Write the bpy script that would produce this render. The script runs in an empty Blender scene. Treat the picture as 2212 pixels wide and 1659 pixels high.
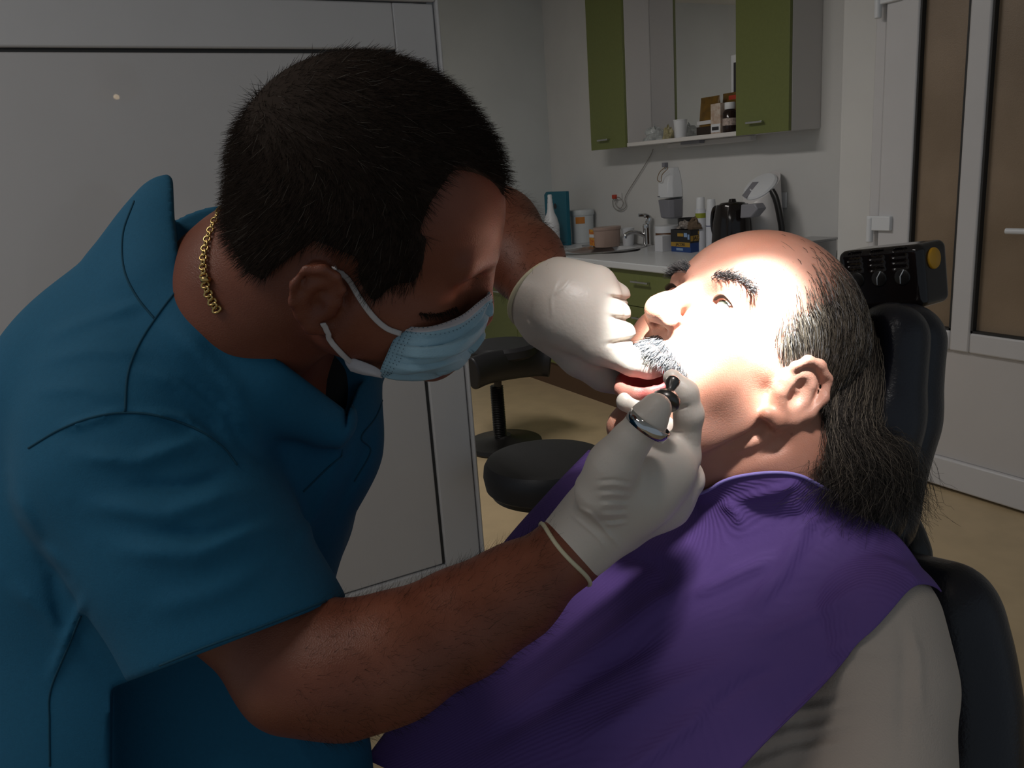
import bpy, math, random
import numpy as np
from mathutils import Matrix, Vector
random.seed(7); rng = np.random.default_rng(7)
scene = bpy.context.scene
COL = scene.collection

# ------------------------------------------------------------------ camera
FPX, CXP, CYP = 1780.0, 1106.0, 829.5
yaw, pit, rol = (math.radians(a) for a in (62.0, 14.35, -4.1))
fwd = np.array([-math.sin(yaw) * math.cos(pit), math.cos(yaw) * math.cos(pit), -math.sin(pit)])
rgt = np.array([math.cos(yaw), math.sin(yaw), 0.0]); upv = np.cross(rgt, fwd)
CM = np.stack([rgt * math.cos(rol) + upv * math.sin(rol), -rgt * math.sin(rol) + upv * math.cos(rol), -fwd], 1)
CAM = np.array([0, 0, 1.40])
cd = bpy.data.cameras.new('camera'); cam = bpy.data.objects.new('camera', cd); COL.objects.link(cam)
cd.sensor_width = 36; cd.lens = 36 * FPX / 2212; cd.clip_start = 0.02
mw = Matrix.Identity(4)
for i in range(3):
    for j in range(3): mw[i][j] = CM[i, j]
    mw[i][3] = CAM[i]
cam.matrix_world = mw
scene.camera = cam

# ------------------------------------------------------------------ world, light, exposure
scene.view_settings.view_transform = 'Standard'; scene.view_settings.look = 'None'
scene.view_settings.gamma = 1; scene.view_settings.use_curve_mapping = False
scene.view_settings.exposure = 0.0
world = bpy.data.worlds.new('world'); scene.world = world; world.use_nodes = True
bg = world.node_tree.nodes['Background']; bg.inputs[0].default_value = (0.75, 0.88, 1.0, 1); bg.inputs[1].default_value = 0.23

def area(name, loc, target, size, size_y, power, color, spread=180):
    l = bpy.data.lights.new(name, 'AREA'); l.shape = 'RECTANGLE'; l.size = size; l.size_y = size_y
    l.energy = power; l.color = color; l.spread = math.radians(spread)
    o = bpy.data.objects.new(name, l); COL.objects.link(o)
    o.location = loc
    o.rotation_euler = (Vector(target) - Vector(loc)).to_track_quat('-Z', 'Y').to_euler()
    return o
# ceiling lights of the surgery (their fixtures are built with the ceiling) and the dental lamp
CEIL = [(-3.1, 1.0, 2.585), (-0.9, -0.9, 2.585)]
area('ceiling_glow', CEIL[0], (CEIL[0][0], CEIL[0][1], 0), 1.1, 0.28, 20, (1.0, 0.945, 0.90))
area('ceiling_glow', CEIL[1], (CEIL[1][0], CEIL[1][1], 0), 1.1, 0.28, 9, (1.0, 0.945, 0.90))

# ------------------------------------------------------------------ helpers: geometry
def ray(px, py): return CM @ np.array([(px - CXP) / FPX, -(py - CYP) / FPX, -1.0])
def at(px, py, ax, val):
    d = ray(px, py); return CAM + d * ((val - CAM[ax]) / d[ax])
def V(px, py, d): return np.array([(px - CXP) / FPX * d, -(py - CYP) / FPX * d, -d])     # a point d metres in front of the lens
def toW(v): return np.asarray(v) @ CM.T + CAM
def W(px, py, d): return toW(V(px, py, d))

def box(lo, hi):
    x0, y0, z0 = lo; x1, y1, z1 = hi
    v = [(x0, y0, z0), (x1, y0, z0), (x1, y1, z0), (x0, y1, z0), (x0, y0, z1), (x1, y0, z1), (x1, y1, z1), (x0, y1, z1)]
    return v, [(0, 3, 2, 1), (4, 5, 6, 7), (0, 1, 5, 4), (1, 2, 6, 5), (2, 3, 7, 6), (3, 0, 4, 7)]
def frame_of(d):
    d = np.asarray(d, float); d = d / (np.linalg.norm(d) + 1e-12)
    a = np.array([0, 0, 1.0]) if abs(d[2]) < 0.9 else np.array([1.0, 0, 0])
    u = np.cross(a, d); u /= np.linalg.norm(u)
    return u, np.cross(d, u), d
def lathe(prof, c, axis=(0, 0, 1), n=28, cap=True, sx=1, sy=1):
    u, w, d = frame_of(axis); c = np.asarray(c, float); v = []; f = []
    for r, h in prof:
        for i in range(n):
            a = 2 * math.pi * i / n
            v.append(c + d * h + (u * math.cos(a) * sx + w * math.sin(a) * sy) * r)
    m = len(prof)
    for k in range(m - 1):
        for i in range(n):
            j = (i + 1) % n; f.append((k * n + i, k * n + j, (k + 1) * n + j, (k + 1) * n + i))
    if cap:
        f.append(tuple(range(n - 1, -1, -1))); f.append(tuple(range((m - 1) * n, m * n)))
    return v, f
def cyl(a, b, r, n=20, r2=None):
    a = np.asarray(a, float); b = np.asarray(b, float); L = np.linalg.norm(b - a)
    return lathe([(r, 0), (r if r2 is None else r2, L)], a, b - a, n)
def smooth_path(pts, n=8):
    p = np.asarray(pts, float); q = np.vstack([2 * p[0] - p[1], p, 2 * p[-1] - p[-2]]); out = []
    for i in range(1, len(q) - 2):
        for k in range(n):
            t = k / n
            out.append(0.5 * ((2 * q[i]) + (-q[i - 1] + q[i + 1]) * t + (2 * q[i - 1] - 5 * q[i] + 4 * q[i + 1] - q[i + 2]) * t * t + (-q[i - 1] + 3 * q[i] - 3 * q[i + 1] + q[i + 2]) * t ** 3))
    out.append(q[-2]); return np.array(out)
def tube(pts, r, n=8, closed=False, flat=1.0, nrm=None):
    p = np.asarray(pts, float); m = len(p); r = np.full(m, r) if np.isscalar(r) else np.asarray(r, float); v = []; f = []
    pu = None
    for k in range(m):
        if closed: d = p[(k + 1) % m] - p[k - 1]
        else: d = p[min(k + 1, m - 1)] - p[max(k - 1, 0)]
        d = d / (np.linalg.norm(d) + 1e-12)
        if nrm is not None:
            u = np.asarray(nrm[k] if np.ndim(nrm) == 2 else nrm, float)
        elif pu is None: u = frame_of(d)[0]
        else: u = pu
        u = u - d * (u @ d); u /= np.linalg.norm(u) + 1e-12; pu = u; w = np.cross(d, u)
        for i in range(n):
            a = 2 * math.pi * i / n; v.append(p[k] + u * math.cos(a) * r[k] * flat + w * math.sin(a) * r[k])
    for k in range(m if closed else m - 1):
        k2 = (k + 1) % m
        for i in range(n):
            j = (i + 1) % n; f.append((k * n + i, k * n + j, k2 * n + j, k2 * n + i))
    if not closed: f.append(tuple(range(n - 1, -1, -1))); f.append(tuple(range((m - 1) * n, m * n)))
    return v, f
def prism(poly, vec):
    p = [np.asarray(q, float) for q in poly]; n = len(p); vec = np.asarray(vec, float)
    v = p + [q + vec for q in p]
    return v, [tuple(range(n)), tuple(range(2 * n - 1, n - 1, -1))] + [(i, i + n, (i + 1) % n + n, (i + 1) % n) for i in range(n)]
def join(*ms):
    V_, F_ = [], []
    for v, f in ms:
        o = len(V_); V_.extend(v); F_.extend(tuple(i + o for i in q) for q in f)
    return V_, F_
def xf(m, R=None, t=(0, 0, 0)):
    v = np.asarray(m[0], float)
    if R is not None: v = v @ np.asarray(R).T
    return v + np.asarray(t), m[1]
def rotz(a): c, s = math.cos(a), math.sin(a); return np.array([[c, -s, 0], [s, c, 0], [0, 0, 1.0]])

ORG = {}
def props(o, label=None, cat=None, group=None, kind=None):
    for k, v in (('label', label), ('category', cat), ('group', group), ('kind', kind)):
        if v: o[k] = v
    return o
def thing(name, loc, label=None, cat=None, group=None, kind=None):
    o = bpy.data.objects.new(name, None); COL.objects.link(o); o.empty_display_size = 0.05
    o.location = loc; ORG[o.name] = np.asarray(loc, float)
    return props(o, label, cat, group, kind)
def mesh_from(name, verts, faces):
    me = bpy.data.meshes.new(name)
    if isinstance(faces, np.ndarray):
        n, k = faces.shape
        me.vertices.add(len(verts)); me.vertices.foreach_set('co', np.ascontiguousarray(verts, np.float32).ravel())
        me.loops.add(n * k); me.loops.foreach_set('vertex_index', np.ascontiguousarray(faces, np.int32).ravel())
        me.polygons.add(n); me.polygons.foreach_set('loop_start', np.arange(0, n * k, k, dtype=np.int32))
        me.update(calc_edges=True); me.validate()
    else:
        me.from_pydata([tuple(map(float, v)) for v in verts], [], [tuple(q) for q in faces]); me.update()
    return me
def obj(name, m, mat, parent=None, smooth=True, bevel=0, seg=2, autos=35, **kw):
    v = np.asarray(m[0], float)
    if parent is not None: org = ORG[parent.name]
    else: org = np.array([(v[:, 0].min() + v[:, 0].max()) / 2, (v[:, 1].min() + v[:, 1].max()) / 2, v[:, 2].min()])
    me = mesh_from(name, v - org, m[1]); o = bpy.data.objects.new(name, me); COL.objects.link(o)
    ORG[o.name] = org
    if parent is not None: o.parent = parent; o.location = (0, 0, 0)
    else: o.location = org
    if mat: me.materials.append(mat)
    if smooth:
        me.polygons.foreach_set('use_smooth', [True] * len(me.polygons))
        if autos and len(me.polygons) < 20000:
            try: me.set_sharp_from_angle(angle=math.radians(autos))
            except Exception: pass
    if bevel:
        b = o.modifiers.new('bevel', 'BEVEL'); b.width = bevel; b.segments = seg; b.limit_method = 'ANGLE'
    return props(o, **kw)
def dup(o, parent, offset):
    c = o.copy(); COL.objects.link(c); c.parent = parent; c.location = Vector(o.location) + Vector(offset); ORG[c.name] = ORG[o.name]; return c

# ------------------------------------------------------------------ helpers: materials
def mat(name, col, rough=0.5, metal=0.0, spec=0.5, noise=0, nscale=40, bump=0, bscale=200, col2=None, sss=0, trans=0, alpha=1, emit=None, estr=0, coat=0, sheen=0, ior=1.45, coord='Object'):
    m = bpy.data.materials.new(name); m.use_nodes = True; nt = m.node_tree; b = nt.nodes['Principled BSDF']
    b.inputs['Base Color'].default_value = (*col, 1); b.inputs['Roughness'].default_value = rough; b.inputs['Metallic'].default_value = metal
    b.inputs['Specular IOR Level'].default_value = spec; b.inputs['IOR'].default_value = ior
    if sss: b.inputs['Subsurface Weight'].default_value = sss; b.inputs['Subsurface Radius'].default_value = (1, .35, .2); b.inputs['Subsurface Scale'].default_value = 0.006
    if trans: b.inputs['Transmission Weight'].default_value = trans
    if coat: b.inputs['Coat Weight'].default_value = coat; b.inputs['Coat Roughness'].default_value = 0.08
    if sheen: b.inputs['Sheen Weight'].default_value = sheen
    b.inputs['Alpha'].default_value = alpha
    if emit: b.inputs['Emission Color'].default_value = (*emit, 1); b.inputs['Emission Strength'].default_value = estr
    if noise or bump:
        tc = nt.nodes.new('ShaderNodeTexCoord')
    if noise:
        n = nt.nodes.new('ShaderNodeTexNoise'); n.inputs['Scale'].default_value = nscale; n.inputs['Detail'].default_value = 5
        nt.links.new(tc.outputs[coord], n.inputs['Vector'])
        mx = nt.nodes.new('ShaderNodeMix'); mx.data_type = 'RGBA'
        c2 = col2 or tuple(c * (1 - noise) for c in col)
        mx.inputs[6].default_value = (*col, 1); mx.inputs[7].default_value = (*c2, 1)
        rp = nt.nodes.new('ShaderNodeValToRGB'); rp.color_ramp.elements[0].position = 0.38; rp.color_ramp.elements[1].position = 0.66
        nt.links.new(n.outputs['Fac'], rp.inputs[0]); nt.links.new(rp.outputs[0], mx.inputs[0]); nt.links.new(mx.outputs[2], b.inputs['Base Color'])
    if bump:
        n2 = nt.nodes.new('ShaderNodeTexNoise'); n2.inputs['Scale'].default_value = bscale; n2.inputs['Detail'].default_value = 3
        nt.links.new(tc.outputs[coord], n2.inputs['Vector'])
        bp = nt.nodes.new('ShaderNodeBump'); bp.inputs['Strength'].default_value = bump; bp.inputs['Distance'].default_value = 0.002
        nt.links.new(n2.outputs['Fac'], bp.inputs['Height']); nt.links.new(bp.outputs[0], b.inputs['Normal'])
    return m
# ------------------------------------------------------------------ the room
M = {}
M['wall'] = mat('wall_paint', (.66, .655, .64), .9, noise=.05, nscale=3, bump=.08, bscale=120)
M['walll'] = mat('wall_paint_cool', (.62, .65, .65), .9, noise=.05, nscale=3, bump=.08, bscale=120)
M['ceil'] = mat('ceiling_paint', (.75, .75, .73), .9)
M['floor'] = mat('linoleum', (.56, .43, .26), .42, noise=.10, nscale=9, bump=.05, bscale=90)
M['pvc'] = mat('white_pvc', (.62, .61, .62), .35, noise=.03, nscale=5)
M['panel'] = mat('white_gloss_panel', (.58, .56, .56), .35, noise=.03, nscale=4, coat=.5); M['panel'].node_tree.nodes['Principled BSDF'].inputs['Coat Roughness'].default_value = .015
M['gasket'] = mat('black_rubber_gasket', (.03, .03, .03), .6)
M['bronze'] = mat('frosted_bronze_glass', (.30, .22, .15), .45, noise=.35, nscale=2.2, col2=(.21, .15, .095), bump=.3, bscale=260)
M['green'] = mat('green_laminate', (.165, .19, .06), .35, noise=.06, nscale=60)
M['greend'] = mat('green_edge', (.15, .19, .03), .45)
M['white'] = mat('white_laminate', (.60, .585, .58), .5)
M['shelfw'] = mat('white_shelf_board', (.70, .68, .66), .45)
M['mirror'] = mat('mirror_glass', (.80, .80, .80), .02, metal=1)
M['steel'] = mat('brushed_steel', (.55, .55, .56), .28, metal=1, bump=.05, bscale=400)
M['chrome'] = mat('chrome', (.62, .62, .63), .08, metal=1)
M['top'] = mat('white_worktop', (.62, .64, .66), .28)
M['brown'] = mat('brown_vinyl_plinth_and_shade', (.10, .055, .03), .6)
M['wplastic'] = mat('white_plastic', (.72, .74, .77), .35)
M['black'] = mat('black_plastic', (.012, .011, .011), .35)
M['leather'] = mat('black_leatherette', (.013, .013, .016), .42, bump=.25, bscale=420)
M['grey'] = mat('grey_plastic', (.23, .23, .26), .4)

WB, WL, PX, DY = 3.42, -5.55, -2.41, 3.08      # rear wall, far left wall, partition face, door wall
obj('floor', box((-5.8, -2.6, -0.1), (1.6, 3.6, 0)), M['floor'], kind='structure')
obj('ceiling', box((-5.8, -2.6, 2.62), (1.6, 3.6, 2.72)), M['ceil'], kind='structure')
jx = at(1816, 300, 1, DY)[0]
dx0 = at(1886, 300, 1, DY)[0]; dx1 = -1.12
obj('wall_back', box((-5.8, WB, 0), (jx, WB + .12, 2.62)), M['wall'], kind='structure')
wr = join(box((jx, DY, 0), (dx0, WB + .12, 2.62)), box((dx1, DY, 0), (1.6, WB + .12, 2.62)), box((dx0, DY, 2.16), (dx1, WB + .12, 2.62)))
obj('wall_right', wr, M['wall'], kind='structure')
obj('wall_left', box((WL - .12, -2.6, 0), (WL, WB, 2.62)), M['walll'], kind='structure')

# ceiling light fixtures
M['diffuser'] = mat('light_diffuser', (.9, .9, .88), .5, emit=(1, .95, .88), estr=2.0)
for i, (x, y, z) in enumerate(CEIL):
    t = thing('ceiling_light', (x, y, 2.62), ('long white ceiling light above the stools', 'long white ceiling light above the camera side of the room')[i], 'ceiling light', 'ceiling lights')
    obj('housing', box((x - .6, y - .17, 2.598), (x + .6, y + .17, 2.62)), M['wplastic'], t, bevel=.004)
    obj('diffuser', box((x - .56, y - .145, 2.590), (x + .56, y + .145, 2.598)), M['diffuser'], t, bevel=.002)

# partition with the big white panelled door (left half of the picture)
pe = at(1046, 1200, 0, PX)[1]
lx = PX; ey = at(936, 20, 0, PX)[1]; topz = 1.90
obj('wall_partition', join(box((lx - .14, pe - .03, 0), (lx - .012, pe, 2.62)), box((lx - .14, -2.6, topz + .075), (lx - .012, pe, 2.62))), M['wall'], kind='structure')
dr = thing('door_1', (lx, 0.2, 0), kind='structure', label='large glossy white panelled door behind the dentist')
y0 = -1.2
gz = at(400, 107, 0, PX)[2]; gy = at(862, 105, 0, PX)[1]; gy2 = at(935, 1040, 0, PX)[1]; gy = (gy + gy2) / 2
obj('frame', join(box((lx - .10, ey + .004, 0), (lx + .012, pe, topz + .03)), box((lx - .10, y0, topz + .004), (lx + .012, ey + .004, topz + .08))), M['pvc'], dr, bevel=.006)
obj('stile', box((lx - .06, gy + .006, .02), (lx, ey, topz)), M['pvc'], dr, bevel=.005)
obj('top_rail', box((lx - .06, y0, gz + .004), (lx, gy + .006, topz)), M['pvc'], dr, bevel=.005)
obj('gasket', join(box((lx - .05, y0, gz - .006), (lx - .012, gy + .006, gz + .005)), box((lx - .05, gy - .004, .12), (lx - .012, gy + .007, gz))), M['gasket'], dr)
obj('panel', box((lx - .05, y0, .12), (lx - .008, gy - .004, gz - .006)), M['panel'], dr, bevel=.004)
obj('bottom_rail', box((lx - .06, y0, .01), (lx, gy + .006, .115)), M['pvc'], dr, bevel=.005)

# glazed door on the right
d2 = thing('door_2', (-1.7, DY, 0), kind='structure', label='white door with frosted brown glass panes at right')
ax = lambda px, py: at(px, py, 1, DY)[0]
az = lambda px, py: at(px, py, 1, DY)[2]
lfl = (ax(1916, 300) + ax(1890, 900)) / 2                # leaf left edge
g0, g1 = (ax(1992, 20) + ax(1972, 690)) / 2, (ax(2105, 20) + ax(2067, 705)) / 2
h0 = (ax(2150, 5) + ax(2113, 715)) / 2; h1 = h0 + .44
zb, zr, zp, zt = az(2100, 716), az(2100, 760), az(2000, 972), 2.04
fy0, fy1 = DY - .035, DY + .045
obj('frame', join(box((dx0, DY - .012, 0), (lfl - .012, DY + .08, 2.16)), box((lfl - .012, DY - .012, zt + .03), (dx1, DY + .08, 2.16))), M['pvc'], d2, bevel=.008)
obj('leaf_frame', join(box((lfl, fy0, .012), (g0, fy1, zt)), box((g1, fy0, zr), (h0, fy1, zt)), box((h1, fy0, .012), (h1 + .1, fy1, zt)),
    box((g0, fy0, zr), (g1, fy1, zb)), box((h0, fy0, zr), (h1, fy1, zb)), box((g0, fy0, zt - .09), (h1, fy1, zt)), box((g0, fy0, .012), (h1, fy1, zp))), M['pvc'], d2, bevel=.008)
obj('lower_panel', box((g0, DY - .018, zp), (h1, DY + .03, zr)), M['panel'], d2, bevel=.003)
for a, b in ((g0, g1), (h0, h1)):
    p = obj('glass_pane', box((a + .006, DY - .006, zb + .006), (b - .006, DY + .006, zt - .096)), M['bronze'], d2)
    obj('gasket', join(box((a, DY - .03, zb), (a + .008, DY + .02, zt - .09)), box((b - .008, DY - .03, zb), (b, DY + .02, zt - .09)), box((a, DY - .03, zb), (b, DY + .02, zb + .008))), M['gasket'], p)
for zz in (az(1915, 478), az(1912, -8)):
    hx = (dx0 + lfl) / 2
    obj('hinge', join(box((hx - .012, DY - .052, zz - .035), (lfl + .07, DY - .03, zz + .025)), cyl((hx + .004, DY - .046, zz - .085), (hx + .004, DY - .046, zz + .02), .014)), M['wplastic'], d2, bevel=.004)
hz = az(2205, 495); hx = ax(2200, 495)
obj('handle', join(cyl((hx, DY - .075, hz), (hx + .13, DY - .075, hz), .011), cyl((hx + .12, DY - .075, hz), (hx + .12, DY - .03, hz), .011)), M['wplastic'], d2)
obj('wall_behind_door', box((dx0 - .2, DY + .34, 0), (dx1 + .2, DY + .36, 2.62)), M['ceil'], kind='structure')

# ------------------------------------------------------------------ wall cabinet with mirrored niche
F = WB - .22
cz0 = (at(1590, 297, 1, F)[2] + at(1350, 314, 1, F)[2]) / 2; cz1 = cz0 + 1.0
xa, xb, xc, xd = at(1276, 300, 1, F)[0], at(1351, 300, 1, F)[0], at(1589, 290, 1, F)[0], at(1704, 280, 1, F)[0]
def wall_unit(name, a, b, label, hside):
    t = thing(name, ((a + b) / 2, WB, cz0), label, 'cabinet', 'green wall cabinets')
    obj('body', box((a + .001, F + .02, cz0), (b - .001, WB - .001, cz1)), M['white'], t, bevel=.002)
    d = obj('door', box((a + .002, F, cz0 - .002), (b - .002, F + .018, cz1)), M['green'], t, bevel=.0015)
    hx = hside; hz = cz0 + .055
    obj('handle', join(box((hx - .055, F - .03, hz - .005), (hx + .055, F - .022, hz + .005)), box((hx - .045, F - .024, hz - .004), (hx - .037, F, hz + .004)), box((hx + .037, F - .024, hz - .004), (hx + .045, F, hz + .004))), M['steel'], d, bevel=.001)
    return t
wall_unit('wall_cabinet', xa, xb, 'narrow wall cabinet with green door left of the mirrored niche', at(1308, 305, 1, F)[0])
wall_unit('wall_cabinet', xc, xd, 'wall cabinet with green door and white side right of the mirrored niche', at(1636, 270, 1, F)[0])
t = thing('mirror_niche', ((xb + xc) / 2, WB, cz0), 'open white niche with mirror back between the green wall cabinets', 'shelf')
obj('shelf_board', box((xb, F + .01, cz0), (xc, WB - .001, cz0 + .022)), M['shelfw'], t, bevel=.002)
obj('mirror', box((xb + .002, WB - .012, cz0 + .022), (xc - .002, WB - .002, cz1)), M['mirror'], t)
obj('top_board', box((xb, F + .01, cz1 - .02), (xc, WB - .012, cz1)), M['shelfw'], t)
lz = cz0 - .03
t = thing('under_cabinet_lamp', ((xb + xc) / 2, WB, lz), 'slim grey strip lamp mounted under the mirrored niche', 'strip lamp')
obj('housing', box((xb + .25, WB - .10, lz), (xc - .02, WB - .05, cz0)), M['white'], t, bevel=.006)
obj('bracket', box((xb + .42, WB - .14, lz + .012), (xb + .58, WB - .10, cz0)), M['grey'], t, bevel=.002)

# things on the niche shelf
sz = cz0 + .022; sy = F + .07
def shx(px): return at(px, 285, 1, sy)[0]
cxp = shx(1470)
obj('plastic_cup', lathe([(.001, .004), (.030, .004), (.031, .006), (.039, .098), (.041, .1), (.041, .104), (.038, .104), (.030, .008), (.001, .008)], (cxp, sy, sz - .004), cap=False), M['wplastic'], label='white plastic cup standing on the niche shelf', cat='cup')
M['bag'] = mat('clear_bag', (.62, .66, .66), .25, alpha=.75, noise=.4, nscale=30, bump=.8, bscale=60)
M['bagd'] = mat('yellow_crumpled_packet', (.45, .40, .22), .4, noise=.5, nscale=40, bump=.8, bscale=80)
def crumple(c, r, seed, n=22, m=14):
    rg = np.random.default_rng(seed); v = []; f = []
    ph = rg.uniform(0, 6.28, (6, 2)); fr = rg.integers(2, 7, (6, 2))
    for k in range(m + 1):
        th = math.pi / 2 * k / m
        for i in range(n):
            a = 2 * math.pi * i / n; s = 1 + sum(.10 * math.sin(fr[q, 0] * a + ph[q, 0]) * math.sin(fr[q, 1] * th + ph[q, 1]) for q in range(6)) + rg.normal(0, .035)
            v.append((c[0] + r[0] * s * math.cos(a) * math.cos(th), c[1] + r[1] * s * math.sin(a) * math.cos(th), c[2] + r[2] * s * math.sin(th)))
    for k in range(m):
        for i in range(n): j = (i + 1) % n; f.append((k * n + i, k * n + j, (k + 1) * n + j, (k + 1) * n + i))
    f.append(tuple(range(n - 1, -1, -1))); return v, f
obj('plastic_bag', crumple((shx(1412), sy + .01, sz), (.085, .05, .075), 3), M['bag'], autos=20, label='crumpled clear plastic bag on the niche shelf beside the cup', cat='bag')
obj('crumpled_packet', crumple((shx(1449), sy - .02, sz), (.035, .03, .065), 5), M['bagd'], autos=20, label='small yellowish crumpled packet between bag and white cup', cat='packet')
M['pouch'] = mat('brown_gold_foil', (.19, .10, .012), .35, noise=.5, nscale=18, bump=.4, bscale=40)
M['pouchd'] = mat('dark_brown_print', (.025, .015, .01), .4)
M['silver'] = mat('silver_label', (.62, .62, .64), .3)
M['red'] = mat('red_print', (.5, .06, .03), .5)
M['boxpic'] = mat('printed_carton', (.46, .33, .25), .5, noise=.6, nscale=45, col2=(.62, .55, .48))
M['ink'] = mat('dark_ink', (.03, .03, .035), .6)
def pouch(name, x0, x1, z1, y, label, col):
    t = thing(name, ((x0 + x1) / 2, y, sz), label, 'pouch')
    th = .03; c = (x0 + x1) / 2; w = (x1 - x0) / 2; v = []; f = []
    rows = 9
    for k in range(rows + 1):
        s = k / rows; d = th * (1 - s ** 1.6) + .002; ww = w * (1 - .10 * s)
        for i in range(16):
            a = 2 * math.pi * i / 16; v.append((c + ww * math.copysign(abs(math.cos(a)) ** .6, math.cos(a)), y + d * math.copysign(abs(math.sin(a)) ** .8, math.sin(a)), sz + z1 * s))
    for k in range(rows):
        for i in range(16): j = (i + 1) % 16; f.append((k * 16 + i, k * 16 + j, (k + 1) * 16 + j, (k + 1) * 16 + i))
    f.append(tuple(range(15, -1, -1))); f.append(tuple(range(rows * 16, rows * 16 + 16)))
    obj('bag', (v, f), col, t, bevel=0)
    return t, y - th
p0, p1 = shx(1507), shx(1552)
t, yf = pouch('coffee_pouch', p0, p1, .20, sy + .02, 'brown and gold coffee pouch on the niche shelf', M['pouch'])
obj('dark_base', box((p0 + .004, yf - .003, sz + .002), (p1 - .006, yf + .02, sz + .045)), M['pouchd'], t, bevel=.003)
obj('silver_label', box((p0 + .010, yf - .004, sz + .056), (p1 - .045, yf + .004, sz + .076)), M['silver'], t, bevel=.001)
q0, q1 = shx(1535), shx(1572)
t2, yf2 = pouch('coffee_pouch', q0, q1 + .03, .21, sy + .085, 'brown coffee pouch standing behind the small printed carton', M['pouch'])
obj('red_seal', box((q0 + .06, sy + .075, sz + .17), (q0 + .12, sy + .085, sz + .195)), M['red'], t2, bevel=.003)
b0, b1 = shx(1546), shx(1567)
t = thing('medicine_carton', ((b0 + b1) / 2, sy, sz), 'small printed carton between coffee pouch and dark bottle', 'carton')
obj('carton', box((b0, sy - .035, sz), (b1, sy + .01, sz + .155)), M['boxpic'], t, bevel=.001)
obj('white_label', box((b0 + .003, sy - .0365, sz + .008), (b1 - .003, sy - .034, sz + .05)), M['wplastic'], t)
obj('print_block', box((b0 + .012, sy - .038, sz + .018), (b1 - .012, sy - .036, sz + .036)), M['ink'], t)
bx = shx(1580)
t = thing('dark_bottle', (bx, sy - .01, sz), 'dark medicine bottle with white cap beside the green door', 'bottle')
obj('glass', lathe([(.001, 0), (.036, 0), (.038, .004), (.038, .10), (.03, .112), (.018, .118), (.018, .125)], (bx, sy - .01, sz)), mat('dark_brown_glass', (.02, .01, .008), .12), t)
obj('cap', lathe([(.027, .118), (.028, .12), (.028, .150), (.026, .153), (.001, .153)], (bx, sy - .01, sz)), M['wplastic'], t)
obj('paper_label', lathe([(.0385, .035), (.0385, .072)], (bx, sy - .01, sz), cap=False), mat('paper_label', (.55, .45, .40), .7, noise=.5, nscale=90), t)
fx = at(1579, 190, 1, WB - .06)[0] + .015
t = thing('picture_frame', (fx, WB - .05, sz), 'white picture frame leaning upright beside the green door', 'picture frame')
obj('frame', box((fx - .015, WB - .06, sz), (fx + .16, WB - .03, sz + .40)), M['wplastic'], t, bevel=.003)
obj('picture', box((fx + .008, WB - .063, sz + .05), (fx + .14, WB - .058, sz + .36)), M['ink'], t)

# ------------------------------------------------------------------ worktop, sink, base cabinets
CZ, CF = .88, 2.715
cr = -2.62
wx0 = WL + .001
scx, scy = -4.42, 3.08
def worktop():
    n = 40; rx, ry = .30, .20; v = []; f = []
    lo, hi = (wx0, CF), (cr, WB - .001)
    ring = []
    for i in range(n):
        a = 2 * math.pi * i / n; c, s = math.cos(a), math.sin(a)
        k = min((hi[0] - scx) / c if c > 1e-9 else 1e9, (lo[0] - scx) / c if c < -1e-9 else 1e9, (hi[1] - scy) / s if s > 1e-9 else 1e9, (lo[1] - scy) / s if s < -1e-9 else 1e9)
        ring.append(((scx + rx * c, scy + ry * s), (scx + k * c, scy + k * s)))
    # corners need their own vertices: snap the nearest ring ends
    for cxy in ((lo[0], lo[1]), (hi[0], lo[1]), (lo[0], hi[1]), (hi[0], hi[1])):
        i = min(range(n), key=lambda q: (ring[q][1][0] - cxy[0]) ** 2 + (ring[q][1][1] - cxy[1]) ** 2); ring[i] = (ring[i][0], cxy)
    for z in (CZ - .038, CZ):
        for a, b in ring: v.append((*a, z)); v.append((*b, z))
    m = 2 * n
    for i in range(n):
        j = (i + 1) % n
        f.append((m + 2 * i, m + 2 * i + 1, m + 2 * j + 1, m + 2 * j)); f.append((2 * i, 2 * j, 2 * j + 1, 2 * i + 1))
        f.append((2 * i + 1, 2 * j + 1, m + 2 * j + 1, m + 2 * i + 1)); f.append((2 * i, m + 2 * i, m + 2 * j, 2 * j))
    return v, f
obj('worktop', worktop(), M['top'], bevel=.006, autos=30, label='long white worktop with round steel sink under the wall cabinets', cat='worktop')
t = thing('sink', (scx, scy, CZ - .15), 'oval stainless steel sink set into the white worktop', 'sink')
obj('bowl', lathe([(.001, -.14), (.16, -.14), (.22, -.11), (.26, -.02), (.285, .002), (.30, .008), (.318, .006), (.325, .001)], (scx, scy, CZ), n=48, cap=False, sy=.68), M['steel'], t)
obj('drain', lathe([(.001, -.136), (.03, -.136), (.035, -.139)], (scx, scy, CZ), cap=False), M['chrome'], t)
M['greenb'] = M['green']
xs = [WL + .01, -5.02, -4.44, -3.86, -3.28, cr - .02]
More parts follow.
